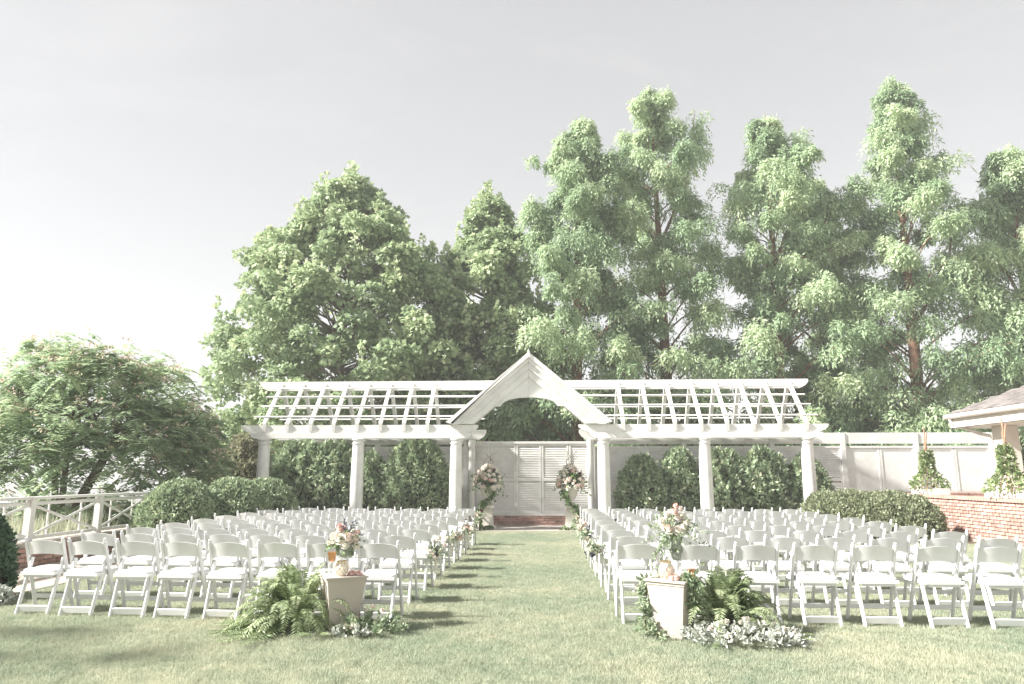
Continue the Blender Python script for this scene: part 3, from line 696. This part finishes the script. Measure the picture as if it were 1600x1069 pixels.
# ------------------------------------------------------------------ small building at the right
bld = thing('garden_building', 'small cream building with grey shingle roof at the right edge', 'building', (10.0, 18.0, 0))
ez = 2.92
hipx = 3.2; rise = 1.55
# roof shell: eave corner at the origin, west slope rising to +x, north hip
MB().add([(0,0,ez),(0,-9,ez),(hipx,-9,ez+rise),(hipx,-hipx,ez+rise),(2*hipx,0,ez),(2*hipx,-9,ez),
          (0,0,ez-.1),(0,-9,ez-.1),(2*hipx,0,ez-.1),(2*hipx,-9,ez-.1)],
         [(1,0,3,2),(0,4,3),(4,5,2,3),(0,1,7,6),(4,0,6,8),(6,7,9,8),(5,4,8,9),(1,2,5,9,7)]).build('roof', 'shingle', bld)
roof = bld.children[-1] if bld.children else None
ang = math.atan2(rise, hipx); sm = MB().box(-.15, .15, -.004, .19, .0, .012).mesh('shingle', 'shingle')
roof_o = [o for o in COL.objects if o.name == 'roof'][0]
for r_ in range(13):
    d = r_*.16
    yy = -d*math.cos(ang) - .16 - (r_ % 2)*.15
    while yy > -6.6:
        x = d*math.cos(ang); o = link('shingle', sm, roof_o, (x - .02, yy, ez + d*math.sin(ang) + .006 + .01), (0,0,0))
        o.rotation_euler = (Matrix.Rotation(-ang, 3, 'Y') @ Matrix.Rotation(-math.pi/2, 3, 'Z')).to_euler()
        yy -= .305
g_ = MB(); g_.bar((-.06, .05, ez-.06), (-.06, -9, ez-.06), .12, .11, (1,0,0), .3).build('gutter', 'cream', bld)
MB().box(.01, .04, -9, 0, ez-.32, ez-.102).build('fascia', 'cream', bld)
MB().box(.042, 1.2, -9, -.02, ez-.34, ez-.30).build('soffit', 'cream', bld)
MB().box(.45, .82, -1.25, -.88, .52, ez-.345).build('column', 'cream', bld)
MB().box(.45, .82, -5.2, -4.83, .52, ez-.345).build('column', 'cream', bld)
MB().box(1.25, 1.4, -9, -1.6, .52, ez-.345).build('wall', 'cream', bld)
MB().tube([(-.05,-.12,ez-.1),(-.04,-.12,ez-.2),(.1,-.25,ez-.3),(.35,-.6,ez-.5),(.40,-.85,ez-.56),(.40,-.92,ez-.8),(.40,-.95,.9)], .04, 8).build('downspout', 'cream', bld)
# planters with trellised vines on the terrace wall
def planter(y0, ln, label_p, label_v, seed, big):
    t = thing('planter_box', label_p, 'planter', (9.62, y0, .985))
    m = MB(); m.box(-.11, .11, 0, ln, 0, .11); m.build('box', 'white', t)
    for q in (0, ln): MB().box(-.13, .13, q-.03, q+.03, 0, .15).build('end_block', 'white', t)
    c = thing('trellis_vine', label_v, 'plant', (9.62, y0 + ln*.5, 1.09)); rnd = random.Random(seed)
    for k, (dx, dy) in enumerate(((.12,.12),(-.12,.12),(-.12,-.12),(.12,-.12))):
        MB().bar((dx,dy,0), (dx*.12+ (.03 if k == 1 else 0), dy*.12 - (.12 if k == 1 else 0), 1.55 - .14*k), .022, .022, ch=0).build('trellis_pole', 'wood', c)
    global rng; rng = np.random.default_rng(seed); n = 1700
    f = rng.random(n)**.9; a = rng.uniform(0, 2*math.pi, n); rr = (.34*(1-f)**.75*(.75+.35*np.sin(f*6+1)) + .05) * rng.uniform(.6,1.12,n)
    P = np.column_stack([rr*np.cos(a), rr*1.1*np.sin(a), f*.98])
    D = np.column_stack([np.cos(a), np.sin(a), rng.normal(0,.5,n)]) + rng.normal(0,.4,(n,3))
    link('foliage', leaf_mesh('foliage', 'vineleaf', P, D, rdir(n), rng.uniform(.06,.11,n), rng.uniform(.04,.07,n), rng.random(n)**1.2), c)
planter(17.9, 1.25, 'white planter box on the brick wall by the hedge', 'flowering vine on a cedar trellis above the brick wall near the hedge', 95, 1)
planter(14.75, 1.3, 'white planter box on the brick wall at the right edge', 'flowering vine on a cedar trellis cut by the right edge', 96, 1)

# ------------------------------------------------------------------ flowers
def blossom_mesh(mat, petals=3, seed=1):
    rnd = random.Random(seed); m = MB()
    for ring, (k, r, z, tilt) in enumerate(((3,.25,.42,1.25),(5,.5,.3,.95),(6,.78,.1,.55),(7,1.0,-.15,.15))[-petals-1:]):
        for j in range(k):
            a = 2*math.pi*j/k + ring*.6 + rnd.uniform(-.12,.12); w = 1.25*r*math.sin(math.pi/k) + .12
            ca, sa = math.cos(a), math.sin(a)
            def pt(rad, side, h): return (ca*rad - sa*side, sa*rad + ca*side, h)
            b = .12; h = math.sin(tilt)*.7; ro = b + (r-b)*math.cos(tilt*.55)
            m.add([pt(b,-w*.3,z-.45), pt(b,w*.3,z-.45), pt(ro*.82,w,z-.45+h*.7), pt(ro,w*.45,z-.4+h), pt(ro,-w*.45,z-.4+h), pt(ro*.82,-w,z-.45+h*.7), pt(ro*.7,0,z-.5+h*.5)],
                  [(0,1,2,6),(0,6,5),(6,2,3),(6,3,4),(6,4,5)])
    m.lathe([(.02,-.5),(.5,-.42),(.72,-.15),(.55,.1),(.28,.32),(.05,.38)], 8); return m.mesh('blossom', mat)
BL = {k: blossom_mesh(k, 3, i) for i, k in enumerate(('rose','blush','ivory','wine','mauve'))}
def blossom(parent, kind, p, r, d=None, name='blossom'):
    q = Vector(d if d else (0,0,1)).to_track_quat('Z', 'Y').to_euler()
    return link(name, BL[kind], parent, p, q, (r, r, r))
def sprig_leaves(starts, dirs, ln, n, size, spread=.5, up=.0):
    out = []
    for s, d in zip(starts, dirs):
        d = np.asarray(d, float); d /= np.linalg.norm(d)
        tt = np.linspace(.1, 1, n); l = ln*random.uniform(.7,1.15)
        P = np.asarray(s) + d*(tt*l)[:,None] - np.array([0,0,1])*(tt**2*l*.25)[:,None]
        D = d*.6 + rng.normal(0, spread, (n,3)) + [0,0,up]
        out.append((P, D, rdir(n)+[0,0,.5], rng.uniform(.7,1.2,n)*size, rng.random(n)))
    return out
def merged_blossoms(name, parent, mats, pts):
    """many tiny blooms joined per colour"""
    for mt in mats:
        m = MB()
        for (p, r, d, k) in pts:
            if k != mt: continue
            q = Vector(d).to_track_quat('Z', 'Y').to_matrix()
            src = BL[mt]; m.add([Vector(p) + q @ (v.co * r) for v in src.vertices], [tuple(f.vertices) for f in src.polygons])
        if m.v:
            me = bpy.data.meshes.new(name); me.from_pydata(m.v, [], m.f); me.materials.append(M[mt]); link(name, me, parent, kind='stuff')
# altar urns
def altar(x, y, side, s):
    ped = thing('pedestal', f'white stone pedestal {side} of the altar', 'pedestal', (x, y, .03))
    MB().box(-.22,.22,-.22,.22,0,.09).build('plinth', 'stone', ped)
    m = MB(); m.add([(-.16,-.16,.092),(.16,-.16,.092),(.16,.16,.092),(-.16,.16,.092),(-.12,-.12,.56),(.12,-.12,.56),(.12,.12,.56),(-.12,.12,.56)], [(0,3,2,1),(4,5,6,7),(0,1,5,4),(1,2,6,5),(2,3,7,6),(3,0,4,7)]); m.build('shaft', 'stone', ped)
    MB().box(-.18,.18,-.18,.18,.562,.61).build('cap', 'stone', ped)
    u = thing('urn', f'pale stone urn on the pedestal {side} of the altar', 'urn', (x, y, .642))
    MB().lathe([(.12,0),(.12,.03),(.05,.06),(.045,.12),(.10,.17),(.17,.27),(.20,.38),(.23,.42),(.24,.44),(.19,.44)], 22).build('bowl', 'stone', u, True)
    a = thing('flower_arrangement', f'dome of ivory and blush flowers in the urn {side} of the altar', 'flowers', (x, y, 1.07))
    global rng; rng = np.random.default_rng(100 + s); rnd = random.Random(100 + s)
    pts = []
    for k in range(95):
        al = rnd.uniform(0, 2*math.pi); f = rnd.random(); r = .37*math.sqrt(max(.03, 1-(f*1.05)**2.2)); 
        d = (math.cos(al)*r, math.sin(al)*r, .04 + f*.62)
        kk = rnd.choices(['ivory','blush','rose','wine'], [8,4,.6,1.4 if f > .4 else .4])[0]
        pts.append((d, rnd.uniform(.045,.085) if kk != 'wine' else .045, (d[0], d[1], .2+f*.4), kk))
    merged_blossoms('blossoms', a, ('ivory','blush','rose','wine'), pts)
    st = []; dr = []
    for k in range(90):
        al = rnd.uniform(0, 2*math.pi); e = rnd.uniform(-.35, 1.4); st.append((0,0,.16)); dr.append((math.cos(al)*math.cos(e), math.sin(al)*math.cos(e), math.sin(e)*1.15))
    P,D,N,L,v = cat(*sprig_leaves(st, dr, .5, 16, .075, .6)); link('foliage', leaf_mesh('foliage', 'green', P,D,N,L,L*.5,v), a)
    tw = MB()
    for k in range(9): tw.tube([(0,0,.3),(rnd.uniform(-.15,.15),rnd.uniform(-.1,.1),.75),(rnd.uniform(-.28,.28),rnd.uniform(-.1,.1),rnd.uniform(.85,1.1))], [.006,.005,.003], 4)
    tw.build('twigs', 'bark', a)
    # ivy garland spilling from the bowl down to the slab
    gl = thing('garland', f'leafy garland trailing down the urn {side} of the altar', 'garland', (x, y, .03))
    if s == 0: path = [(.22,-.2,1.02),(.16,-.27,.85),(-.02,-.27,.72),(-.16,-.25,.64),(-.2,-.26,.45),(-.24,-.3,.2),(-.1,-.34,.06),(.2,-.36,.05)]
    else: path = [(-.22,-.2,1.02),(-.16,-.27,.85),(-.02,-.27,.70),(.12,-.26,.55),(.2,-.27,.35),(.2,-.3,.15),(.1,-.34,.05),(-.3,-.36,.04)]
    st = []; dr = []
    for i in range(len(path)-1):
        for q in range(16):
            p_ = Vector(path[i]).lerp(Vector(path[i+1]), q/16); st.append(tuple(p_)); dr.append((rnd.gauss(0,1), rnd.gauss(-.4,.6), rnd.gauss(-.1,.6)))
    P,D,N,L,v = cat(*sprig_leaves(st, dr, .1, 5, .075, .5)); P[:,2] = np.maximum(P[:,2], .012); link('leaves', leaf_mesh('leaves', 'green', P,D,N,L,L*.65,v), gl)
    MB().tube(path, .008, 5).build('vine', 'bark', gl)
altar(-1.58, 19.5, 'left', 0); altar(.66, 19.5, 'right', 1)

# aisle bouquets on chair uprights
def bouquet(x, y, z, s, label, mix, seed):
    t = thing('aisle_bouquet', label, 'bouquet', (x, y, z), 0, 'bouquets tied to the aisle chairs'); rnd = random.Random(seed)
    global rng; rng = np.random.default_rng(seed); pts = []
    for k in range(11):
        d = (rnd.gauss(0,.055)+s*.05, rnd.gauss(0,.05)-.03, rnd.gauss(0,.05)); kk = rnd.choice(mix); pts.append((d, rnd.uniform(.026,.045), (s*.6+rnd.gauss(0,.3), -.6, .6), kk))
    merged_blossoms('blossoms', t, ('ivory','blush','rose','wine','mauve'), pts)
    st = [(s*.03,-.02,0)]*22; dr = [(rnd.gauss(s*.4,.8), rnd.gauss(-.3,.6), rnd.gauss(-.1,.8)) for _ in st]
    P,D,N,L,v = cat(*sprig_leaves(st, dr, .16, 7, .05, .6)); link('foliage', leaf_mesh('foliage', 'euca', P,D,N,L,L*.5,v), t)
    MB().tube([(s*.03,0,-.03),(s*.05,-.02,-.16),(s*.04,-.01,-.30)], [.012,.02,.012], 5).build('ribbon', 'ribbon', t)
A, B_, C_ = ['ivory','blush','mauve'], ['ivory','ivory','blush','rose'], ['wine','ivory','wine','blush']
for (side, r, z, mix, lb) in (('L',2,.50,A,'dark and ivory bouquet tied to the left aisle chair, third nearest row'), ('L',4,.5,B_,'blush bouquet tied to the left aisle chair in the middle row'),
                          ('L',6,.5,B_,'ivory bouquet tied to the left aisle chair, third farthest row'), ('L',8,.62,C_,'wine red bouquet tied to the farthest left aisle chair'),
                          ('R',2,.52,A,'dark and ivory bouquet tied to the right aisle chair, third nearest row'), ('R',4,.54,A,'ivory bouquet tied to the right aisle chair in the middle row'),
                          ('R',6,.5,B_,'blush bouquet tied to the right aisle chair, third farthest row'), ('R',8,.5,B_,'ivory bouquet tied to the farthest right aisle chair')):
    s = 1 if side == 'L' else -1; c = chairs[side, r, 0]
    bouquet(c.location.x + s*.235, c.location.y - .05, z, s, lb, mix, 200 + r*3 + (side == 'R'))

# ------------------------------------------------------------------ front pedestals
def front_pedestal(x, y, rz, label):
    t = thing('pedestal', label, 'pedestal', (x, y, 0), rz)
    a, b, h = .122, .180, .47
    MB().add([(-a,-a,0),(a,-a,0),(a,a,0),(-a,a,0),(-b,-b,h),(b,-b,h),(b,b,h),(-b,b,h)], [(0,3,2,1),(4,5,6,7),(0,1,5,4),(1,2,6,5),(2,3,7,6),(3,0,4,7)]).build('body', 'pedestal', t)
    MB().box(-b-.006,b+.006,-b-.006,b+.006,h+.001,h+.026).build('rim', 'pedestal', t)
    MB().box(-b-.02,b+.02,-b-.02,b+.02,h+.027,h+.043).build('top', 'wood' if False else 'pedestal', t); return t
PTOP = .514
def rotp(x, y, rz, dx, dy): return x + dx*math.cos(rz) - dy*math.sin(rz), y + dx*math.sin(rz) + dy*math.cos(rz)
def lattice_candle(x, y, z, r, h, label):
    t = thing('lattice_lantern', label, 'candle holder', (x, y, z))
    MB().lathe([(r*.55,0),(r*.95,h*.25),(r,h*.6),(r*.7,h*.95),(r*.66,h)], 18).build('glass', 'ivory', t, True)
    m = MB(); n = 9
    prf = [(r*.58,0.004),(r*1.0,h*.25),(r*1.06,h*.6),(r*.74,h*.95)]
    for k in range(n):
        for s in (-1, 1):
            pts = []
            for i in range(13):
                f = i/12; seg = min(2, int(f*3)); q = f*3 - seg; rr = prf[seg][0]*(1-q) + prf[seg+1][0]*q; zz = prf[seg][1]*(1-q) + prf[seg+1][1]*q
                an = 2*math.pi*k/n + s*f*1.5; pts.append((rr*math.cos(an), rr*math.sin(an), zz))
            m.tube(pts, .0022, 4)
    m.build('lattice', 'gold', t); MB().lathe([(r*.76,h*.96),(r*.8,h*.99),(r*.8,h*1.05),(r*.74,h*1.06)], 18).build('rim', 'gold', t, True); return t
def vase_flowers(x, y, z, label_r, label_v, label_f, seed, kind):
    t = thing('riser', label_r, 'stand', (x, y, z)); MB().box(-.085,.085,-.085,.085,0,.12).build('block', 'glass', t)
    v = thing('vase', label_v, 'vase', (x, y, z + .122)); hh = .17 if kind == 0 else .27; rr = .085 if kind == 0 else .062
    MB().lathe([(rr*.92,0),(rr,.01),(rr,hh),(rr-.004,hh),(rr-.004,.012),(.001,.012)], 24).build('glass', 'glass', v, True)
    a = thing('flower_arrangement', label_f, 'flowers', (x, y, z + .122)); rnd = random.Random(seed)
    global rng; rng = np.random.default_rng(seed)
    n = 260; al = rng.uniform(0, 2*math.pi, n); q = np.sqrt(rng.random(n))*(rr-.012)
    P = np.column_stack([q*np.cos(al), q*np.sin(al), rng.uniform(.02, hh*.8, n)]); D = rdir(n)*.4 + [0,0,.8]
    link('stems', leaf_mesh('stems', 'green', P, D, rdir(n), .07, .035, rng.random(n)), a)
    z0 = hh
    if kind == 0:
        spec = [('ivory',.062,(-.09,-.06,.03)),('ivory',.06,(-.03,-.10,.05)),('blush',.062,(.05,-.09,.06)),('ivory',.055,(-.12,-.01,.06)),('rose',.048,(-.05,-.04,.15)),('blush',.055,(.10,-.03,.05)),('ivory',.055,(.0,-.02,.10)),
                ('blush',.05,(-.10,.06,.08)),('ivory',.05,(.06,.06,.09)),('ivory',.05,(.03,-.11,-.0)),('ivory',.045,(-.14,-.05,-.0)),('ivory',.04,(.13,-.06,-.02)),('rose',.03,(.12,.02,.10))]
        st = [(.02,-.02,z0+.06)]*13; dr = [(rnd.gauss(.2,.35), rnd.gauss(0,.25), 1) for _ in range(9)] + [(-.25,0,1.3), (-.2,.1,1.2), (1,.1,.35), (1,-.1,.25)]
        P,D,N,L,v_ = cat(*sprig_leaves(st, dr, .2, 16, .026, .5)); link('dark_sprigs', leaf_mesh('dark_sprigs', 'darkleaf', P,D,N,L,L*.5,v_), a)
    else:
        spec = [('blush',.05,(-.06,-.08,.06)),('ivory',.05,(.02,-.10,.05)),('blush',.045,(-.10,-.03,.08)),('ivory',.05,(.08,-.06,.07)),('rose',.035,(.0,-.05,.22)),('blush',.04,(.03,-.03,.17)),('ivory',.045,(-.03,0,.14)),
                ('ivory',.05,(.11,-.03,.11)),('blush',.04,(-.12,-.02,.13)),('ivory',.045,(.09,.03,.17)),('rose',.028,(.02,-.02,.27)),('blush',.032,(.06,-.02,.24)),('ivory',.035,(-.07,-.02,.19))]
    for kk, r, p_ in spec: blossom(a, kk, (p_[0], p_[1], z0 + p_[2]), r, (p_[0]*4, p_[1]*4 - .25, .5), 'peony' if r > .035 else 'blossom')
    st = []; dr = []
    for k in range(34 if kind == 0 else 60):
        al = rnd.uniform(0, 2*math.pi); e = rnd.uniform(-.3, 1.0 if kind == 0 else 1.35); st.append((0,0,z0)); dr.append((math.cos(al)*math.cos(e), math.sin(al)*math.cos(e), math.sin(e)))
    P,D,N,L,v_ = cat(*sprig_leaves(st, dr, .19 if kind == 0 else .3, 12, .04, .55)); link('foliage', leaf_mesh('foliage', 'green' if kind == 0 else 'euca', P,D,N,L,L*.5,v_), a)
    if kind:
        st = [(-.06,-.05,z0)]*8; dr = [(-.7+rnd.gauss(0,.2), -.3, -.8) for _ in st]
        P,D,N,L,v_ = cat(*sprig_leaves(st, dr, .26, 16, .04, .5)); link('trailing_leaves', leaf_mesh('trailing_leaves', 'euca', P,D,N,L,L*.45,v_), a)
def fern(name, label, x, y, h, spread, nfr, seed, dirbias=None, z0=.0, lit=.5):
    global rng; rng = np.random.default_rng(seed); rnd = random.Random(seed); t = thing(name, label, 'fern', (x, y, 0)); cl = []; ra = MB()
    for k in range(nfr):
        a = rnd.uniform(0, 2*math.pi); e = rnd.uniform(.2, 1.45); ln = rnd.uniform(.45, 1.12)
        u = np.array([math.cos(a), math.sin(a)])
        if dirbias is not None and rnd.random() < .55: u = np.array(dirbias) + np.array([rnd.gauss(0,.5), rnd.gauss(0,.5)]); u /= np.linalg.norm(u)
        n = 34; tt = np.linspace(.05, 1, n); R_ = spread*ln
        hor = R_*(np.sin(tt*1.35)*math.cos(e)*1.25 + .12*tt); ver = z0 + h*(math.sin(e)*1.25*tt - (.55+.55*math.cos(e))*tt**2.3) + .06
        ver = np.maximum(ver, .03 + .04*rnd.random())
        ax = np.column_stack([u[0]*hor, u[1]*hor, ver]); tg = np.gradient(ax, axis=0); tg = unit(tg)
        sd = np.array([-u[1], u[0], 0]); vb = rnd.uniform(.15,.85)
        ra.tube([tuple(ax[i]) for i in range(0, n, 5)], .003, 3)
        for s in (-1, 1):
            D = sd*s + tg*.45 - np.array([0,0,.25]) + rng.normal(0,.12,(n,3))
            cl.append((ax, D, np.cross(sd, tg)*-1 + rng.normal(0,.25,(n,3)), (.066*np.sin(np.clip(tt*2.9+.25,0,3.1))+.010), np.clip(vb + rng.normal(0,.12,n),0,1)))
    P,D,N,L,v = cat(*cl); link('fronds', leaf_mesh('fronds', 'fern', P,D,N,L,L*.22,v), t); ra.build('stalks', 'stalk', t)
    return t
# left set
LX, LY, LR = -1.97, 7.02, R(29)
front_pedestal(LX, LY, LR, 'taupe tapered pedestal left of the aisle entrance')
px_, py_ = rotp(LX, LY, LR, .03, .075)
vase_flowers(px_, py_, PTOP, 'clear riser block on the left pedestal', 'short clear glass vase on the left pedestal', 'ivory and blush flowers with dark sprigs above the left pedestal', 301, 0)
px_, py_ = rotp(LX, LY, LR, -.035, -.085); lattice_candle(px_, py_, PTOP, .062, .13, 'gold lattice candle holder on the left pedestal')
px_, py_ = rotp(LX, LY, LR, -.13, -.08)
t = thing('glass_stand', 'clear glass pillar on the left pedestal under a copper cup', 'stand', (px_, py_, PTOP)); MB().lathe([(.04,0),(.04,.012),(.032,.02),(.032,.12),(.04,.128),(.04,.134)], 18).build('pillar', 'glass', t, True)
t = thing('copper_cup', 'copper votive cup raised on the glass pillar of the left pedestal', 'cup', (px_, py_, PTOP + .136)); MB().lathe([(.022,0),(.03,.01),(.042,.085),(.040,.085),(.028,.012),(.001,.012)], 18).build('cup', 'copper', t, True)
for k, (dx, dy, r, kk, nm) in enumerate(((.06,-.10,.040,'rose','pink rose lying on the left pedestal beside the lattice holder'), (.125,-.115,.036,'rose','pink rose lying at the right corner of the left pedestal'), (.10,-.03,.034,'blush','pale rose lying behind the pink roses on the left pedestal'))):
    px_, py_ = rotp(LX, LY, LR, dx, dy); o = thing('rose', nm, 'flower', (px_, py_, PTOP)); blossom(o, kk, (0,0,r*.52), r, (.2,-.5,.8))
px_, py_ = rotp(LX, LY, LR, .15, .13)
fern('fern', 'bushy green fern spilling left of the left pedestal', -2.38, 7.0, .90, .66, 170, 310, (-1,-.35))
def ground_greens(name, label, x, y, rx, ry, h, mat, seed, blooms, n=60, size=.05):
    global rng; rng = np.random.default_rng(seed); rnd = random.Random(seed); t = thing(name, label, 'greenery', (x, y, 0))
    st = []; dr = []
    for k in range(n):
        a = rnd.uniform(0, 2*math.pi); q = math.sqrt(rnd.random()); st.append((rx*q*math.cos(a), ry*q*math.sin(a), h*.35*(1-q)+.02)); dr.append((math.cos(a)*.7+rnd.gauss(0,.3), math.sin(a)*.7+rnd.gauss(0,.3), rnd.uniform(.2,1.3)))
    P,D,N,L,v = cat(*sprig_leaves(st, dr, h*.75, 14, size, .55)); P[:,2] = np.maximum(P[:,2], .01); link('leaves', leaf_mesh('leaves', mat, P,D,N,L,L*.55,v), t)
    for k in range(blooms):
        a = rnd.uniform(0, 2*math.pi); q = math.sqrt(rnd.random())*.9; r = rnd.uniform(.018,.03)
        blossom(t, rnd.choice(['ivory','blush','ivory']), (rx*q*math.cos(a), ry*q*math.sin(a), h*(1-.6*q*q)), r, (math.cos(a)*.4, -.5, .7))
    return t
ground_greens('greenery', 'silvery greenery at the right foot of the left pedestal', -1.62, 6.86, .20, .14, .26, 'euca', 320, 4, 46)
ground_greens('greenery', 'small cream sprigs before the foot of the left pedestal', -1.80, 6.72, .14, .08, .12, 'silver', 321, 5, 24, .04)
# right set
RX, RY_, RR = 1.17, 6.92, R(-33)
front_pedestal(RX, RY_, RR, 'taupe tapered pedestal right of the aisle entrance')
px_, py_ = rotp(RX, RY_, RR, -.0, .09)
vase_flowers(px_, py_, PTOP, 'clear riser block on the right pedestal', 'tall clear glass vase on the right pedestal', 'loose blush and ivory flowers above the right pedestal', 302, 1)
px_, py_ = rotp(RX, RY_, RR, -.03, -.075); lattice_candle(px_, py_, PTOP, .066, .155, 'gold lattice candle holder on the right pedestal')
for k, (dx, dy, r, kk, nm) in enumerate(((.09,-.13,.050,'rose','large pink rose at the front corner of the right pedestal'), (.125,-.05,.045,'rose','pink rose lying behind the front rose on the right pedestal'), (.055,-.15,.036,'blush','pale rose beside the lattice holder on the right pedestal'), (-.13,-.06,.03,'ivory','small ivory rose at the left corner of the right pedestal'))):
    px_, py_ = rotp(RX, RY_, RR, dx, dy); o = thing('rose', nm, 'flower', (px_, py_, PTOP)); blossom(o, kk, (0,0,r*.52), r, (-.1,-.5,.8))
px_, py_ = rotp(RX, RY_, RR, .14, .13)
t = thing('copper_cup', 'small copper votive cup at the right side of the right pedestal', 'cup', (px_, py_, PTOP)); MB().lathe([(.022,0),(.03,.01),(.042,.075),(.040,.075),(.028,.012),(.001,.012)], 18).build('cup', 'copper', t, True)
fern('fern', 'bushy green fern right of the right pedestal', 1.66, 7.05, .84, .60, 170, 311, (1,-.25))
ground_greens('dusty_miller', 'mound of silvery white foliage and blooms at the right pedestal foot', 1.72, 6.62, .48, .20, .22, 'silver', 322, 22, 150, .045)
def garland(label, pts, seed, mat='green', dens=22):
    t = thing('garland', label, 'garland', (0,0,0)); rnd = random.Random(seed); global rng; rng = np.random.default_rng(seed); st = []; dr = []
    for i in range(len(pts)-1):
        for q in range(dens):
            p_ = Vector(pts[i]).lerp(Vector(pts[i+1]), q/dens); st.append(tuple(p_)); dr.append((rnd.gauss(0,1), rnd.gauss(-.3,.7), rnd.gauss(0,.6)))
    P,D,N,L,v = cat(*sprig_leaves(st, dr, .07, 4, .055, .5)); P[:,2] = np.maximum(P[:,2], .012); link('leaves', leaf_mesh('leaves', mat, P,D,N,L,L*.6,v), t); MB().tube(pts, .006, 5).build('vine', 'bark', t)
q1 = rotp(RX, RY_, RR, -.21, -.1); q2 = rotp(RX, RY_, RR, -.21, -.13); q3 = rotp(RX, RY_, RR, -.2, -.2); q4 = rotp(RX, RY_, RR, .0, -.26)
garland('leafy garland down the left side of the right pedestal', [(q1[0],q1[1],.52), (q2[0],q2[1],.36), (q2[0]-.01,q2[1],.2), (q3[0],q3[1],.07), (q4[0],q4[1],.05)], 330, 'euca', 26)
q1 = rotp(RX, RY_, RR, .14, -.05); q2 = rotp(RX, RY_, RR, .225, -.06); q3 = rotp(RX, RY_, RR, .22, .02)
garland('eucalyptus garland over the right side of the right pedestal', [(q1[0],q1[1],.55), (q2[0],q2[1],.52), (q2[0],q2[1],.38), (q3[0]+.04,q3[1],.25)], 331, 'euca', 26)

# ------------------------------------------------------------------ hazy air added to lift the shadow tones
hz = MB().box(-2520, 620, -320, 3520, -3.2, 27).build('lift_haze', 'white', None, kind='stuff')
hm = bpy.data.materials.new('lift_haze_air'); hm.use_nodes = True; hn = hm.node_tree.nodes; hn.clear()
ho = hn.new('ShaderNodeOutputMaterial'); hv = hn.new('ShaderNodeVolumePrincipled'); hv.inputs['Color'].default_value = (.95, .95, .95, 1)
hv.inputs['Density'].default_value = .0024; hv.inputs['Anisotropy'].default_value = 0
hm.node_tree.links.new(hv.outputs['Volume'], ho.inputs['Volume']); hz.data.materials.clear(); hz.data.materials.append(hm)
